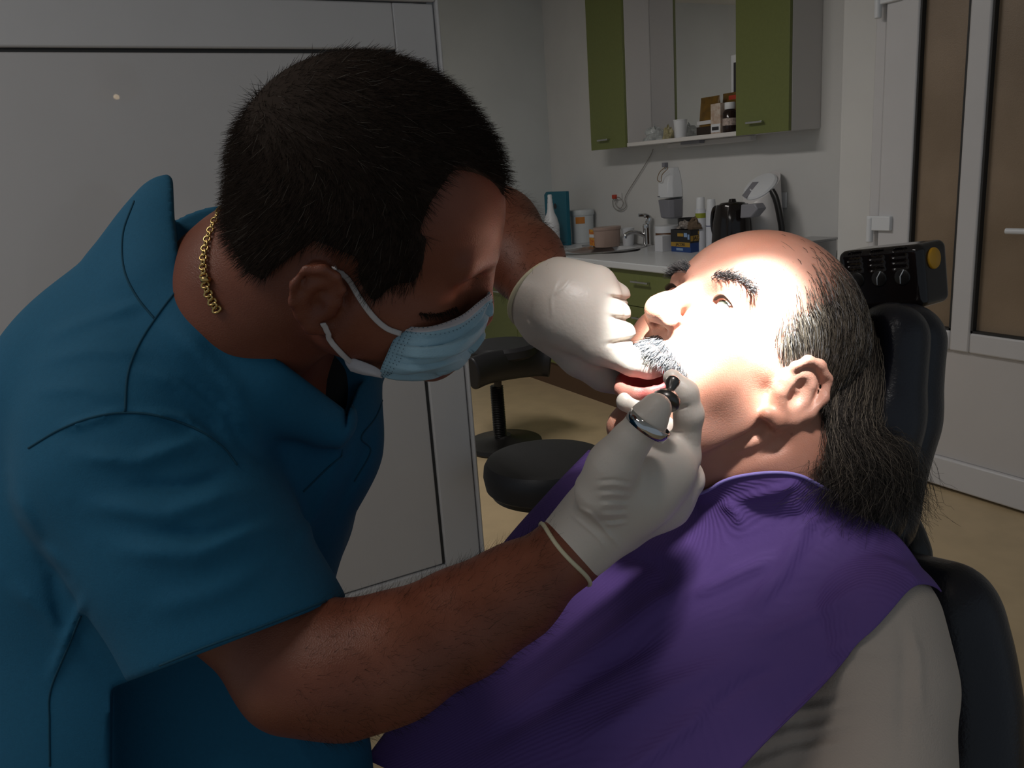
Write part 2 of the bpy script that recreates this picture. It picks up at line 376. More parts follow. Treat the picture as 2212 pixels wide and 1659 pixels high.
for i in range(5):
    a, b = xs[i], xs[i + 1]
    t = thing('base_cabinet', ((a + b) / 2, WB, 0), ('green base cabinet in the far corner left of the sink', 'green base cabinet under the sink, second from the far corner', 'green base cabinet in the middle of the row', 'green base cabinet behind the patient, fourth from the far corner', 'green base cabinet nearest the glazed door')[i], 'cabinet', 'green base cabinets')
    lz0, lz1 = .12, CZ - .04
    obj('body', box((a, CF + .05, .17), (b, WB - .01, lz1)) if i > 2 else join(box((a, CF + .05, .17), (b, WB - .01, .68)), box((a, CF + .05, .68), (b, CF + .08, lz1))), M['white'], t)
    d = obj('drawer', box((a + .003, CF + .028, lz1 - .20), (b - .003, CF + .048, lz1 - .002)), M['green'], t, bevel=.0015)
    hx = (a + b) / 2
    def hnd(hz, par): obj('handle', join(box((hx - .075, CF - .004, hz - .005), (hx + .075, CF + .004, hz + .005)), box((hx - .062, CF, hz - .004), (hx - .054, CF + .03, hz + .004)), box((hx + .054, CF, hz - .004), (hx + .062, CF + .03, hz + .004))), M['steel'], par, bevel=.001)
    hnd(lz1 - .06, d)
    d = obj('door', box((a + .003, CF + .028, .165), (b - .003, CF + .048, lz1 - .204)), M['green'], t, bevel=.0015)
    hnd(lz1 - .26, d)
    obj('plinth', box((a, CF + .045, 0), (b, CF + .09, .168)), M['brown'], t)  # plinth built extra tall; its dark brown also stands in for floor shade

# tap
tp = at(1398, 531, 2, CZ)
t = thing('tap', tp, 'chrome mixer tap bent over the sink', 'tap')
yv = np.array([scx - tp[0], scy - tp[1], 0]); yv /= np.linalg.norm(yv)
P = lambda s, z: tp + yv * s + np.array([0, 0, z])
obj('column', lathe([(.030, 0), (.030, .006), (.024, .012), (.023, .11), (.026, .125), (.022, .14), (.001, .142)], tp), M['chrome'], t)
obj('spout', tube(smooth_path([P(.0, .055), P(.05, .085), P(.10, .095), P(.14, .082), P(.15, .062)], 6), .014, 12), M['chrome'], t)
obj('lever', join(tube(smooth_path([P(-.005, .14), P(-.02, .175), P(.012, .195), P(.05, .20)], 5), [.018] * 6 + [.016] * 5 + [.011] * 5, 10)), M['chrome'], t)

# things along the worktop
def onw(px, py, ymax=WB - .06):
    p = at(px, py, 2, CZ)
    if p[1] > ymax: p = at(px, py, 1, ymax); p[2] = CZ
    return p
M['teal'] = mat('teal_card', (.012, .13, .19), .45)
lx_ = WL + .02
P1, P2 = at(1178, 500, 1, 3.12), at(1221, 500, 1, 3.36)
xb_ = onw(1202, 518, 3.25)
t0 = at(1200, 414, 1, 3.14)[2]; xw = (at(1224, 470, 1, 3.14)[0] - at(1178, 470, 1, 3.14)[0]) / 2; xm = (at(1224, 470, 1, 3.14)[0] + at(1178, 470, 1, 3.14)[0]) / 2
t = thing('file_box', (xm, 3.16, CZ), 'teal upright file box behind the white spray bottle', 'box')
obj('case', prism([(xm - xw, 3.14, CZ), (xm + xw, 3.14, CZ), (xm + xw, 3.14, t0), (xm - xw * .8, 3.14, t0), (xm - xw, 3.14, t0 - .02)], (0, .03, 0)), M['teal'], t, bevel=.003)
obj('finger_hole', lathe([(.001, 0), (.02, 0), (.02, .002)], (xm, 3.1395, t0 - .10), axis=(0, 1, 0)), M['ink'], t)
def bottle(name, px, pyb, pyt, prof, ms, label, cat, ymax=3.3, n=24):
    p = onw(px, pyb, ymax); q = at(px, pyt, 1, p[1]); H = q[2] - CZ
    t = thing(name, p, label, cat)
    for pn, pr, m in prof: obj(pn, lathe([(r * H, h * H) for r, h in pr], p, n=n, cap=True), m, t)
    return t, p, H
bottle('spray_bottle', 1193, 521, 420, [('body', [(.001, 0), (.15, 0), (.155, .02), (.155, .42), (.12, .56), (.075, .66), (.06, .74), (.055, .84)], M['wplastic']), ('nozzle', [(.045, .83), (.05, .86), (.045, .92), (.04, .93), (.045, .97), (.035, 1.0), (.001, 1.0)], M['wplastic'])], M, 'white bottle with long tapered neck before the teal file box', 'bottle', 3.02)
M['tub'] = mat('white_tub', (.60, .64, .66), .4)
M['orange'] = mat('orange_print', (.55, .20, .03), .5)
t, p, H = bottle('tub', 1259, 516, 453, [('body', [(.001, 0), (.33, 0), (.345, .02), (.36, .84)], M['tub']), ('lid', [(.38, .84), (.385, .86), (.385, .97), (.37, 1.0), (.001, 1.0)], M['tub'])], M, 'white round tub with orange label on the worktop', 'tub', 3.32)
def patch(c, r, a0, a1, z0, z1, n=8):
    v = [(c[0] + r * math.cos(a0 + (a1 - a0) * i / n), c[1] + r * math.sin(a0 + (a1 - a0) * i / n), z) for z in (z0, z1) for i in range(n + 1)]
    return v, [(i, i + 1, n + 2 + i, n + 1 + i) for i in range(n)]
obj('orange_label', patch(p, .362 * H, math.radians(-66), math.radians(-20), CZ + .60 * H, CZ + .80 * H), M['orange'], t)
# food box
M['pinkbox'] = mat('pink_translucent_plastic', (.50, .36, .30), .35, alpha=.9)
M['yellowp'] = mat('yellow_print', (.70, .38, .04), .5, noise=.6, nscale=60, col2=(.55, .08, .03))
p = onw(1312, 521, 3.22); q = at(1312, 490, 1, p[1])[2] - CZ
t = thing('food_tub', p, 'low pinkish food tub with yellow and orange label', 'tub')
obj('tub', lathe([(.001, 0), (.088, 0), (.092, .004), (.098, q * .85)], p, n=28, sx=1, sy=.7), M['pinkbox'], t)
obj('lid', lathe([(.101, q * .85), (.103, q * .88), (.102, q), (.001, q)], p, n=28, sx=1, sy=.7), M['pinkbox'], t)
obj('label', box((p[0] - .095, p[1] - .080, CZ + .008), (p[0] - .02, p[1] - .07, CZ + q * .9)), M['yellowp'], t, bevel=.002)
obj('white_label_strip', box((p[0] - .09, p[1] - .0815, CZ + q * .5), (p[0] - .035, p[1] - .079, CZ + q * .66)), M['wplastic'], t)
p = onw(1357, 519, 3.34)
obj('beaker', lathe([(.001, 0), (.034, 0), (.036, .004), (.042, .11), (.043, .112), (.040, .112), (.034, .006), (.001, .006)], p, cap=False), M['wplastic'], label='plain white beaker between food tub and tap', cat='cup')
p = onw(1276, 521, 3.16)
obj('sponge_tray', box((p[0] - .07, p[1] - .03, CZ), (p[0] + .06, p[1] + .03, CZ + .012)), M['steel'], bevel=.004, label='flat metal tray lying before the white tub', cat='tray')
p = onw(1433, 541, 3.2)
hb = at(1433, 510, 1, p[1] - .04)[2] - CZ
obj('small_carton', box((p[0] - .036, p[1] - .036, CZ), (p[0] + .036, p[1] + .036, CZ + hb)), mat('white_carton', (.62, .63, .66), .6), bevel=.002, label='small plain white carton left of the blue coffee box', cat='carton')
# coffee box, two printed faces towards the room
M['cblue'] = mat('coffee_blue', (.02, .06, .22), .4); M['cblack'] = mat('coffee_black', (.02, .02, .022), .4); M['gold'] = mat('coffee_gold', (.40, .24, .035), .45)
pc = at(1492, 546, 2, CZ); pl = at(1449, 543, 2, CZ); pr = at(1529, 534, 2, CZ)
hj = at(1492, 497, 1, pc[1])[2] - CZ
t = thing('coffee_box', pc, 'blue black and gold coffee box reading JACOBS', 'box')
ang = math.atan2(pc[1] - pl[1], pc[0] - pl[0]); e1 = np.array([math.cos(ang), math.sin(ang), 0]); e2 = np.array([-e1[1], e1[0], 0])
w1 = min(.17, np.linalg.norm(pl[:2] - pc[:2])); w2 = .14
pc = pc.copy(); up = np.array([0, 0, 1.0])
def bp(a, b, z): return pc - e1 * a + e2 * b + up * z
def bslab(a0, a1, b0, b1, z0, z1): 
    c = [bp(a, b, z) for z in (z0, z1) for a, b in ((a0, b0), (a1, b0), (a1, b1), (a0, b1))]
    return c, [(0, 1, 2, 3), (7, 6, 5, 4), (0, 4, 5, 1), (1, 5, 6, 2), (2, 6, 7, 3), (3, 7, 4, 0)]
obj('carton', bslab(0, w1, 0, w2, 0, hj), M['cblue'], t, bevel=.001)
obj('black_print', join(bslab(-.001, w1 + .001, -.001, w2, hj * .42, hj * 1.0)), M['cblack'], t)
for q_ in (bslab(.004, w1 - .0, -.0022, .0, hj * .24, hj * .44), bslab(-.0024, 0, .0, w2 * .98, hj * .50, hj * .74)): obj('gold_band', q_, M['gold'], t)
for q_ in (bslab(w1 * .35, w1 * .65, -.0024, 0, hj * .70, hj * .84), bslab(-.0024, 0, w2 * .4, w2 * .6, hj * .78, hj * .92)): obj('gold_mark', q_, M['gold'], t)
M['pale'] = mat('pale_blue_print', (.25, .38, .6), .5)
for q_ in (bslab(w1 * .38, w1 * .72, -.0024, 0, hj * .07, hj * .17), bslab(w1 * .04, w1 * .13, -.0026, 0, hj * .58, hj * .80), bslab(w1 * .16, w1 * .32, -.0024, 0, hj * .68, hj * .86)): obj('pale_mark', q_, M['pale'], t)
def text_mesh(s, size, origin, ex, ez, off=.0006):
    c = bpy.data.curves.new('text', 'FONT'); c.body = s; c.size = size; c.align_x = 'CENTER'; c.align_y = 'CENTER'; c.extrude = .0004
    o = bpy.data.objects.new('text', c); COL.objects.link(o); dg = bpy.context.evaluated_depsgraph_get()
    me = bpy.data.meshes.new_from_object(o.evaluated_get(dg)); v = np.array([q.co[:] for q in me.vertices]); f = [tuple(p.vertices) for p in me.polygons]
    bpy.data.objects.remove(o); bpy.data.curves.remove(c)
    ex = np.asarray(ex, float); ez = np.asarray(ez, float); n = np.cross(ex, ez)
    return np.asarray(origin) + v[:, :1] * ex + v[:, 1:2] * ez + v[:, 2:] * n + n * off, f
obj('lettering', text_mesh('JACOBS', hj * .24, bp(-.0026, w2 * .5, hj * .62), e2, up), M['ink'], t)
obj('front_lettering', text_mesh('JACOBS', hj * .18, bp(w1 * .5, -.0026, hj * .34), e1, up), M['ink'], t)
M['caps'] = mat('brown_paper', (.16, .11, .07), .8, noise=.4, nscale=50, bump=.6, bscale=60)
pk = bp(w1 * .2, w2 * .45, hj)
obj('coffee_sachet', crumple(pk, (.055, .04, .055), 8), M['caps'], label='crumpled brown sachet in the top of the coffee box', cat='sachet', autos=20)
pk = bp(w1 * .75, w2 * .5, hj)
obj('foil_sachet', crumple(pk, (.05, .04, .04), 9), mat('pale_foil', (.35, .31, .28), .4, noise=.4, nscale=60), label='crumpled pale foil sachet in the top of the coffee box', cat='sachet', autos=20)
t, p, H = bottle('jar', 1441, 515, 487, [('glass', [(.001, 0), (.5, 0), (.52, .05), (.52, .7)], mat('amber_jar', (.16, .07, .03), .2)), ('lid', [(.54, .7), (.54, 1.0), (.001, 1.0)], M['wplastic'])], M, 'small amber jar with pale lid behind the white carton', 'jar', 3.34)
p = at(1484, 490, 1, 3.33); zt_ = at(1484, 471, 1, 3.33)[2]
obj('black_bowl', lathe([(.001, 0), (.045, 0), (.062, .05), (.066, zt_ - CZ), (.062, zt_ - CZ), (.056, .055), (.001, .012)], (p[0], 3.345, CZ), n=28, cap=False), M['black'], label='black bowl standing behind the coffee box', cat='bowl')
M['lime'] = mat('lime_band', (.30, .34, .03), .5); M['canw'] = mat('white_can', (.62, .64, .70), .35); M['navy'] = mat('navy_line', (.03, .04, .12), .5)
for px, top, bands, lab in ((1513, 426, 'lime', 'white spray can with lime green band'), (1536, 430, 'navy', 'white spray can with thin dark line beside the kettle')):
    y = 3.30 if bands == 'lime' else 3.27
    q = at(px, top, 1, y); H = q[2] - CZ; c = (q[0], y, CZ); r = .030
    t = thing('spray_can', c, lab, 'spray can', 'spray cans')
    obj('can', lathe([(.001, 0), (r, 0), (r, H * .76), (r * .8, H * .80)], c), M['canw'], t)
    obj('cap', lathe([(r * .86, H * .78), (r * .80, H * .97), (r * .7, H), (.001, H)], c), M['wplastic'], t)
    z0 = H * (.62 if bands == 'lime' else .50); z1 = z0 + H * (.09 if bands == 'lime' else .015)
    obj('band', lathe([(r + .0006, z0), (r + .0006, z1)], c, cap=False), M[bands], t)
# black jug and white kettle
def jug(name, px, py_top, wpx, y, label, bodym, topz=None, slant=0):
    q = at(px, py_top, 1, y); r = wpx / 2 / FPX * (-((CM.T @ (q - CAM))[2])); H = q[2] - CZ
    return q, r, H
y = 3.04; q, r, H = jug('', 1582, 441, 82, y, '', None); c = (q[0], y, CZ)
t = thing('black_jug', c, 'glossy black jug kettle with grey spout before the white kettle', 'kettle')
M['gblack'] = mat('gloss_black', (.010, .007, .007), .12)
obj('body', lathe([(.001, 0), (r * 1.02, 0), (r * 1.08, H * .05), (r * 1.08, H * .35), (r * 1.0, H * .7), (r * .84, H * .97), (r * .80, H), (.001, H)], c, n=36), M['gblack'], t)
obj('lid', lathe([(r * .7, H), (r * .6, H + .008), (.02, H + .012), (.016, H + .026), (.001, H + .028)], c), M['gblack'], t)
sp = at(1620, 462, 1, y - .03)
obj('spout', prism([at(1600, 442, 1, y - .07), at(1630, 440, 1, y - .07), at(1637, 452, 1, y - .07), at(1622, 470, 1, y - .07), at(1598, 472, 1, y - .07)], (0, .06, 0)), M['grey'], t, bevel=.006)
obj('handle', tube(smooth_path([np.array(c) + (-r * .7, 0, H * .9), np.array(c) + (-r * 1.35, 0, H * .92), np.array(c) + (-r * 1.5, 0, H * .6), np.array(c) + (-r * 1.0, 0, H * .2)], 6), .012, 10), M['gblack'], t)
y = 3.30; q = at(1640, 398, 1, y); dep = -((CM.T @ (q - CAM))[2])
r = 40 / FPX * dep; c = np.array([q[0] + .015, y, CZ]); H = q[2] - CZ
M['kw'] = mat('kettle_white', (.66, .64, .64), .3)
t = thing('white_kettle', c, 'white electric kettle with tilted lid and black handle', 'kettle')
v, f = lathe([(.001, 0), (r * 1.22, 0), (r * 1.28, H * .06), (r * 1.22, H * .35), (r * 1.08, H * .7), (r * .98, H * .96)], c, n=36)
v = np.array(v); k = v[:, 2] > CZ + H * .8; v[k, 2] += (v[k, 1] - c[1]) * .80
obj('body', (v, f), M['kw'], t)
na = np.array([0.0, -.69, .81]); na /= np.linalg.norm(na); lc = c + (0, -.01, H * .97)
obj('lid', lathe([(r * .96, -.012), (r * .98, 0), (r * .9, .010), (r * .5, .016), (.001, .017)], lc, axis=na, n=36), M['wplastic'], t)
u_, w_, d_ = frame_of(na); side = np.cross(na, (0, 1, 0)); side /= np.linalg.norm(side); bk = np.cross(na, side)
def lp(a, b, h): return lc + side * a + bk * b + na * h
obj('lid_strip', prism([lp(r * .10, -r * .15, .0165), lp(r * .55, -r * .15, .0150), lp(r * .62, r * .80, .010), lp(r * .15, r * 1.0, .010)], na * .003), M['grey'], t)
hpts = [at(1667, 412, 1, y - .02), at(1676, 430, 1, y - .02), at(1684, 465, 1, y - .02), at(1689, 500, 1, y - .02), at(1684, 530, 1, y - .02), at(1660, 545, 1, y - .02)]
obj('handle', tube(smooth_path(hpts, 6), .019, 12, flat=.7), M['black'], t)
p = at(1755, 535, 1, 3.2)
t = thing('steel_tray', (p[0], 3.2, CZ), 'grey steel box at the right end of the worktop', 'box')
obj('box', box((p[0] - .09, 3.1, CZ), (p[0] + .06, 3.3, at(1760, 527, 1, 3.1)[2])), M['steel'], t, bevel=.004)
obj('lid', box((p[0] - .095, 3.095, at(1760, 527, 1, 3.1)[2]), (p[0] + .065, 3.305, at(1760, 522, 1, 3.1)[2])), M['steel'], t, bevel=.003)

# wall dispenser, hook, sockets, cable
dz0, dz1 = at(1445, 470, 1, WB)[2], at(1447, 362, 1, WB)[2]; dxm = at(1446, 420, 1, WB - .05)[0]
t = thing('soap_dispenser', (dxm, WB, dz0), 'white wall soap dispenser with grey lower half', 'dispenser')
hh = dz1 - dz0
def drow(z, w, d): return [(dxm + s * w, WB - (.001 if e else d), dz0 + z * hh) for s, e in ((-1, 1), (-1, .0), (-.75, .0), (.75, .0), (1, .0), (1, 1))]
rows = [(0, .045, .07), (.03, .062, .085), (.38, .068, .10), (.42, .068, .10), (.70, .062, .10), (.9, .045, .07), (1.0, .03, .05)]
def loft(rs):
    v = []; f = []
    for z, w, d in rs:
        v += [(dxm - w, WB - .001, dz0 + z * hh), (dxm - w, WB - d * .75, dz0 + z * hh), (dxm - w * .7, WB - d, dz0 + z * hh), (dxm + w * .7, WB - d, dz0 + z * hh), (dxm + w, WB - d * .75, dz0 + z * hh), (dxm + w, WB - .001, dz0 + z * hh)]
    n = 6
    for k in range(len(rs) - 1):
        for i in range(n): j = (i + 1) % n; f.append((k * n + i, k * n + j, (k + 1) * n + j, (k + 1) * n + i))
    f.append(tuple(range(n - 1, -1, -1))); f.append(tuple(range((len(rs) - 1) * n, len(rs) * n))); return v, f
obj('lower_cover', loft(rows[:3]), M['grey'], t, bevel=.003)
obj('upper_cover', loft(rows[3:]), M['wplastic'], t, bevel=.004)
obj('brand_mark', box((dxm - .05, WB - .103, dz0 + .44 * hh), (dxm - .03, WB - .0985, dz0 + .455 * hh)), M['ink'], t)
p = at(1435, 357, 1, WB - .02)
t = thing('wall_hook', (p[0], WB, p[2]), 'small dark wall hook with a rubber band above the dispenser', 'hook')
obj('plate', box((p[0] - .014, WB - .03, p[2] - .012), (p[0] + .014, WB - .001, p[2] + .016)), M['grey'], t, bevel=.003)
bandpts = [at(x, y, 1, WB - .115) for x, y in ((1436, 362), (1425, 372), (1420, 388), (1428, 392), (1430, 378), (1441, 366), (1443, 362))]
obj('rubber_band', tube(smooth_path(bandpts, 5), .0022, 6), mat('tan_rubber', (.22, .13, .05), .6), t)
for i, (px, py, lab) in enumerate(((1336, 424, 'wall socket with red plug and coiled cable under the left cabinet'), (1687, 432, 'wall socket half hidden behind the white kettle'))):
    p = at(px, py, 1, WB)
    t = thing('wall_socket', (p[0], WB, p[2] - .04), lab, 'socket')
    h_ = .04 if i else .022
    obj('plate', box((p[0] - .03, WB - .012, p[2] - h_), (p[0] + .045 - i * 0, WB - .001, p[2] + h_)), M['wplastic'] if i else M['wall'], t, bevel=.003)
    obj('plug', box((p[0] - .03, WB - .035, p[2] - .015), (p[0] + .0, WB - .012, p[2] + .012)), M['red'], t, bevel=.003)
cp = [at(x, y, 1, WB - .015) for x, y in ((1411, 322), (1404, 338), (1378, 380), (1362, 405), (1350, 428), (1352, 446), (1340, 455), (1326, 448), (1324, 432), (1336, 426), (1346, 438), (1340, 450), (1330, 442), (1333, 430))]
obj('cable', tube(smooth_path(cp, 6), .0028, 6), mat('grey_cable', (.30, .28, .26), .5), label='thin grey cable running from strip lamp to a coil', cat='cable')

# ------------------------------------------------------------------ stools
sc = at(1180, 988, 2, .5); r = .205
t = thing('round_stool', (sc[0], sc[1], 0), 'low round black padded stool beside the purple bib', 'stool')
obj('seat', lathe([(.001, -.10), (r * .93, -.10), (r * .99, -.09), (r * 1.02, -.05), (r * 1.0, -.02), (r * .95, -.003), (r * .8, .004), (.001, .007)], sc, n=56), M['leather'], t)
obj('seat_pan', lathe([(.001, -.125), (r * .8, -.125), (r * .9, -.115), (r * .93, -.10)], sc, n=48), M['black'], t)
obj('gas_lift', cyl((sc[0], sc[1], .08), (sc[0], sc[1], .39), .025), M['chrome'], t)
for k in range(5):
    a = 2 * math.pi * k / 5 + .3; e = np.array([math.cos(a), math.sin(a), 0]); b = np.array([sc[0], sc[1], 0])
    lg = obj('leg', tube([b + (0, 0, .085), b + e * .1 + (0, 0, .08), b + e * .22 + (0, 0, .055)], [.022, .02, .014], 10), M['black'], t)
    obj('caster', lathe([(.001, -.012), (.025, -.012), (.027, 0), (.025, .012), (.001, .012)], b + e * .22 + (0, 0, .027), axis=np.cross(e, (0, 0, 1)), n=18), M['black'], lg)
# assistant stool further back
fc = at(1092, 955, 2, .02); fc = np.array([fc[0], fc[1], 0])
dep = -((CM.T @ (fc - CAM))[2])
zs = at(1085, 740, 0, fc[0] - .05)[2]
t = thing('assistant_stool', fc, 'black assistant stool with curved arm bar and threaded column', 'stool')
sx_ = at(1083, 744, 2, zs)
obj('seat', lathe([(.001, -.06), (.17, -.06), (.19, -.045), (.19, -.01), (.17, .006), (.001, .01)], sx_, n=40), M['leather'], t)
zb_ = at(1075, 832, 0, fc[0])[2]
seg = 60; pr = []
col = at(1076, 870, 1, fc[1] - .02); 
for k in range(seg + 1):
    h = .06 + (zb_ - .06) * k / seg; pr.append((.030 + .006 * (k % 2), h))
cc = at(1076, 880, 0, fc[0]); cc = np.array([cc[0], cc[1], 0])
obj('threaded_column', lathe(pr, cc, n=20), M['black'], t)
obj('base', lathe([(.001, 0), (.20, 0), (.205, .01), (.20, .03), (.06, .05), (.04, .065)], cc + (.0, .02, 0), n=44), M['black'], t)
arc = []
bd = 0.06
for px, py in ((1020, 808), (1050, 796), (1090, 788), (1130, 783), (1165, 780), (1190, 782)):
    arc.append(at(px, py, 0, cc[0] + .05 + .0012 * abs(px - 1150)))
arc = smooth_path(arc, 6)
dd = -((CM.T @ (cc - CAM))[2])
obj('arm_bar', tube(arc, .5 * 66 / FPX * dd, 20, flat=.55, nrm=np.array([1.0, 0, 0])), M['leather'], t, bevel=.008)
obj('bar_support', tube([cc + (0, 0, zb_ - .08), cc + (.02, 0, zb_ + .03)], .02, 12), M['black'], t)
# ------------------------------------------------------------------ sculpting helpers: smooth unions of tapered limbs, meshed on a grid
def g_rc(a, b, ra, rb):
    a = np.asarray(a, float); b = np.asarray(b, float); ab = b - a; L = max(ab @ ab, 1e-12)
    def fn(p):
        t = np.clip(((p - a) @ ab) / L, 0, 1); q = p - a - t[:, None] * ab
        return np.sqrt(np.einsum('ij,ij->i', q, q)) - (ra + (rb - ra) * t)
    return fn
def g_el(c, r, R=None):
    c = np.asarray(c, float); r = np.asarray(r, float); Rm = None if R is None else np.asarray(R, float)
    def fn(p):
        q = p - c
        if Rm is not None: q = q @ Rm
        k0 = np.sqrt(((q / r) ** 2).sum(1)); k1 = np.sqrt(((q / r ** 2) ** 2).sum(1)) + 1e-9
        return k0 * (k0 - 1) / k1
    return fn
def g_box(c, half, R=None, rad=0.0):
    c = np.asarray(c, float); hf = np.asarray(half, float) - rad; Rm = None if R is None else np.asarray(R, float)
    def fn(p):
        q = p - c
        if Rm is not None: q = q @ Rm
        q = np.abs(q) - hf
        return np.sqrt((np.maximum(q, 0) ** 2).sum(1)) + np.minimum(q.max(1), 0) - rad
    return fn
def g_half(c, n):
    c = np.asarray(c, float); n = np.asarray(n, float); n = n / np.linalg.norm(n)
    return lambda p: (p - c) @ n
def g_poly(poly, d0, d1):
    """prism: an outline seen from the lens, between two distances"""
    pl = np.asarray(poly, float); cl = np.vstack([pl, pl[:1]])
    def fn(p):
        x, y = pixof(p); z = -p[:, 2]; d, _ = seg_dist(x, y, cl); ins = np.zeros(len(x), bool)
        for (a, b) in zip(cl[:-1], cl[1:]):
            c = ((a[1] > y) != (b[1] > y)); ins ^= c & (x < (b[0] - a[0]) * (y - a[1]) / (b[1] - a[1] + 1e-12) + a[0])
        d = np.where(ins, -d, d) * np.maximum(z, .05) / FPX
        return np.maximum(np.maximum(d, d0 - z), z - d1)
    return fn
class Field:
    def __init__(self): self.ops = []; self.disp = None
    def add(self, fn, k=.01): self.ops.append(('+', fn, k)); return self
    def sub(self, fn, k=.005): self.ops.append(('-', fn, k)); return self
    def cut(self, fn, k=.002): self.ops.append(('i', fn, k)); return self
    def rc(self, a, b, ra, rb=None, k=.01): return self.add(g_rc(a, b, ra, ra if rb is None else rb), k)
    def el(self, c, r, R=None, k=.01): return self.add(g_el(c, r, R), k)
    def chain(self, pts, rad, k=.01, mode='+'):
        for i in range(len(pts) - 1): self.ops.append((mode, g_rc(pts[i], pts[i + 1], rad[i], rad[i + 1]), k))
        return self
    def ev(self, p, ops=None):
        d = np.full(len(p), 1.0)
        for m, fn, k in (self.ops if ops is None else ops):
            e = fn(p)
            if m == '+': h = np.maximum(k - np.abs(d - e), 0) / k; d = np.minimum(d, e) - h * h * k * .25
            elif m == '-': e = -e; h = np.maximum(k - np.abs(d - e), 0) / k; d = np.maximum(d, e) + h * h * k * .25
            else: h = np.maximum(k - np.abs(d - e), 0) / k; d = np.maximum(d, e) + h * h * k * .25
        if self.disp is not None: d = d - self.disp(p)
        return d
    def mesh(self, lo, hi, h, smooth=1):
        lo = np.asarray(lo, float); hi = np.asarray(hi, float); B = 20
        nb = np.ceil((hi - lo) / (h * B)).astype(int); n = nb * B
        F = np.ones(n, np.float32)
        bi = np.stack(np.meshgrid(*[np.arange(x) for x in nb], indexing='ij'), -1).reshape(-1, 3)
        cen = lo + (bi * B + (B - 1) / 2) * h; hd = h * B * .87
        rel = np.stack([np.abs(fn(cen)) < 1e9 if m == 'i' else fn(cen) < hd * 1.35 + k + .012 for m, fn, k in self.ops], 1)
        plus = np.array([m == '+' for m, _, _ in self.ops])
        todo = np.where((rel & plus).any(1))[0]
        dc = self.ev(cen)
        g = np.stack(np.meshgrid(*[np.arange(B)] * 3, indexing='ij'), -1).reshape(-1, 3)
        for t in todo:
            b = bi[t] * B
            if dc[t] < -hd * 1.6 - .02: F[b[0]:b[0] + B, b[1]:b[1] + B, b[2]:b[2] + B] = -1; continue
            if dc[t] > hd * 1.8 + .03: continue
            p = lo + (b + g) * h
            F[b[0]:b[0] + B, b[1]:b[1] + B, b[2]:b[2] + B] = self.ev(p, [o for o, r in zip(self.ops, rel[t]) if r]).reshape(B, B, B)
        return nets(F, lo, h, smooth)
def nets(F, lo, h, smooth=1):
    S = F < 0; n = np.array(F.shape)
    c = np.zeros(n - 1, np.int8)
    for i in (0, 1):
        for j in (0, 1):
            for k in (0, 1): c += S[i:n[0] - 1 + i, j:n[1] - 1 + j, k:n[2] - 1 + k]
    act = (c > 0) & (c < 8); idx = np.full(n - 1, -1, np.int64); ijk = np.argwhere(act); idx[act] = np.arange(len(ijk))
    P = np.zeros((len(ijk), 3)); cnt = np.zeros(len(ijk))
    cor = np.array([[i, j, k] for i in (0, 1) for j in (0, 1) for k in (0, 1)])
    vals = [F[ijk[:, 0] + q[0], ijk[:, 1] + q[1], ijk[:, 2] + q[2]] for q in cor]
    for a in range(8):
        for b in range(a + 1, 8):
            if np.abs(cor[a] - cor[b]).sum() != 1: continue
            va, vb = vals[a], vals[b]; x = (va < 0) != (vb < 0)
            t = va[x] / (va[x] - vb[x]); P[x] += cor[a] + t[:, None] * (cor[b] - cor[a]); cnt[x] += 1
    P = lo + (ijk + P / cnt[:, None]) * h
    Q = []
    for ax in range(3):
        o = [q for q in range(3) if q != ax]
        sl0 = [slice(1, -1)] * 3; sl1 = [slice(1, -1)] * 3; sl0[ax] = slice(0, -1); sl1[ax] = slice(1, None)
        s0, s1 = S[tuple(sl0)], S[tuple(sl1)]
        e = np.argwhere(s0 != s1)
        if not len(e): continue
        sg = s0[e[:, 0], e[:, 1], e[:, 2]]
        base = e.copy(); base[:, o[0]] += 1; base[:, o[1]] += 1
        def gi(d0, d1):
            q = base.copy(); q[:, o[0]] -= d0; q[:, o[1]] -= d1; return idx[q[:, 0], q[:, 1], q[:, 2]]
        quad = np.stack([gi(1, 1), gi(0, 1), gi(0, 0), gi(1, 0)], 1)
        fl = sg if ax != 1 else ~sg
        quad[~fl] = quad[~fl][:, ::-1]; Q.append(quad)
    Q = np.concatenate(Q); Q = Q[(Q >= 0).all(1)]
    for _ in range(smooth):
        A = np.zeros_like(P); w = np.zeros(len(P))
        for i in range(4):
            np.add.at(A, Q[:, i], P[Q[:, (i + 1) % 4]]); np.add.at(w, Q[:, i], 1)
        P = P * .45 + .55 * A / np.maximum(w, 1)[:, None]
    return P, Q
def bounds(pts, pad):
    p = np.asarray(pts); return p.min(0) - pad, p.max(0) + pad
def pixof(v): return CXP + FPX * v[:, 0] / -v[:, 2], CYP - FPX * v[:, 1] / -v[:, 2]
def seg_dist(x, y, pl):
    d = np.full(len(x), 1e9); pl = np.asarray(pl, float); sgn = np.zeros(len(x))
    for (a, b) in zip(pl[:-1], pl[1:]):
        ab = b - a; L = ab @ ab + 1e-9; t = np.clip(((x - a[0]) * ab[0] + (y - a[1]) * ab[1]) / L, 0, 1)
        dx, dy = x - a[0] - t * ab[0], y - a[1] - t * ab[1]; q = np.hypot(dx, dy); m = q < d; d[m] = q[m]; sgn[m] = np.sign(ab[0] * dy - ab[1] * dx)[m]
    return d, sgn
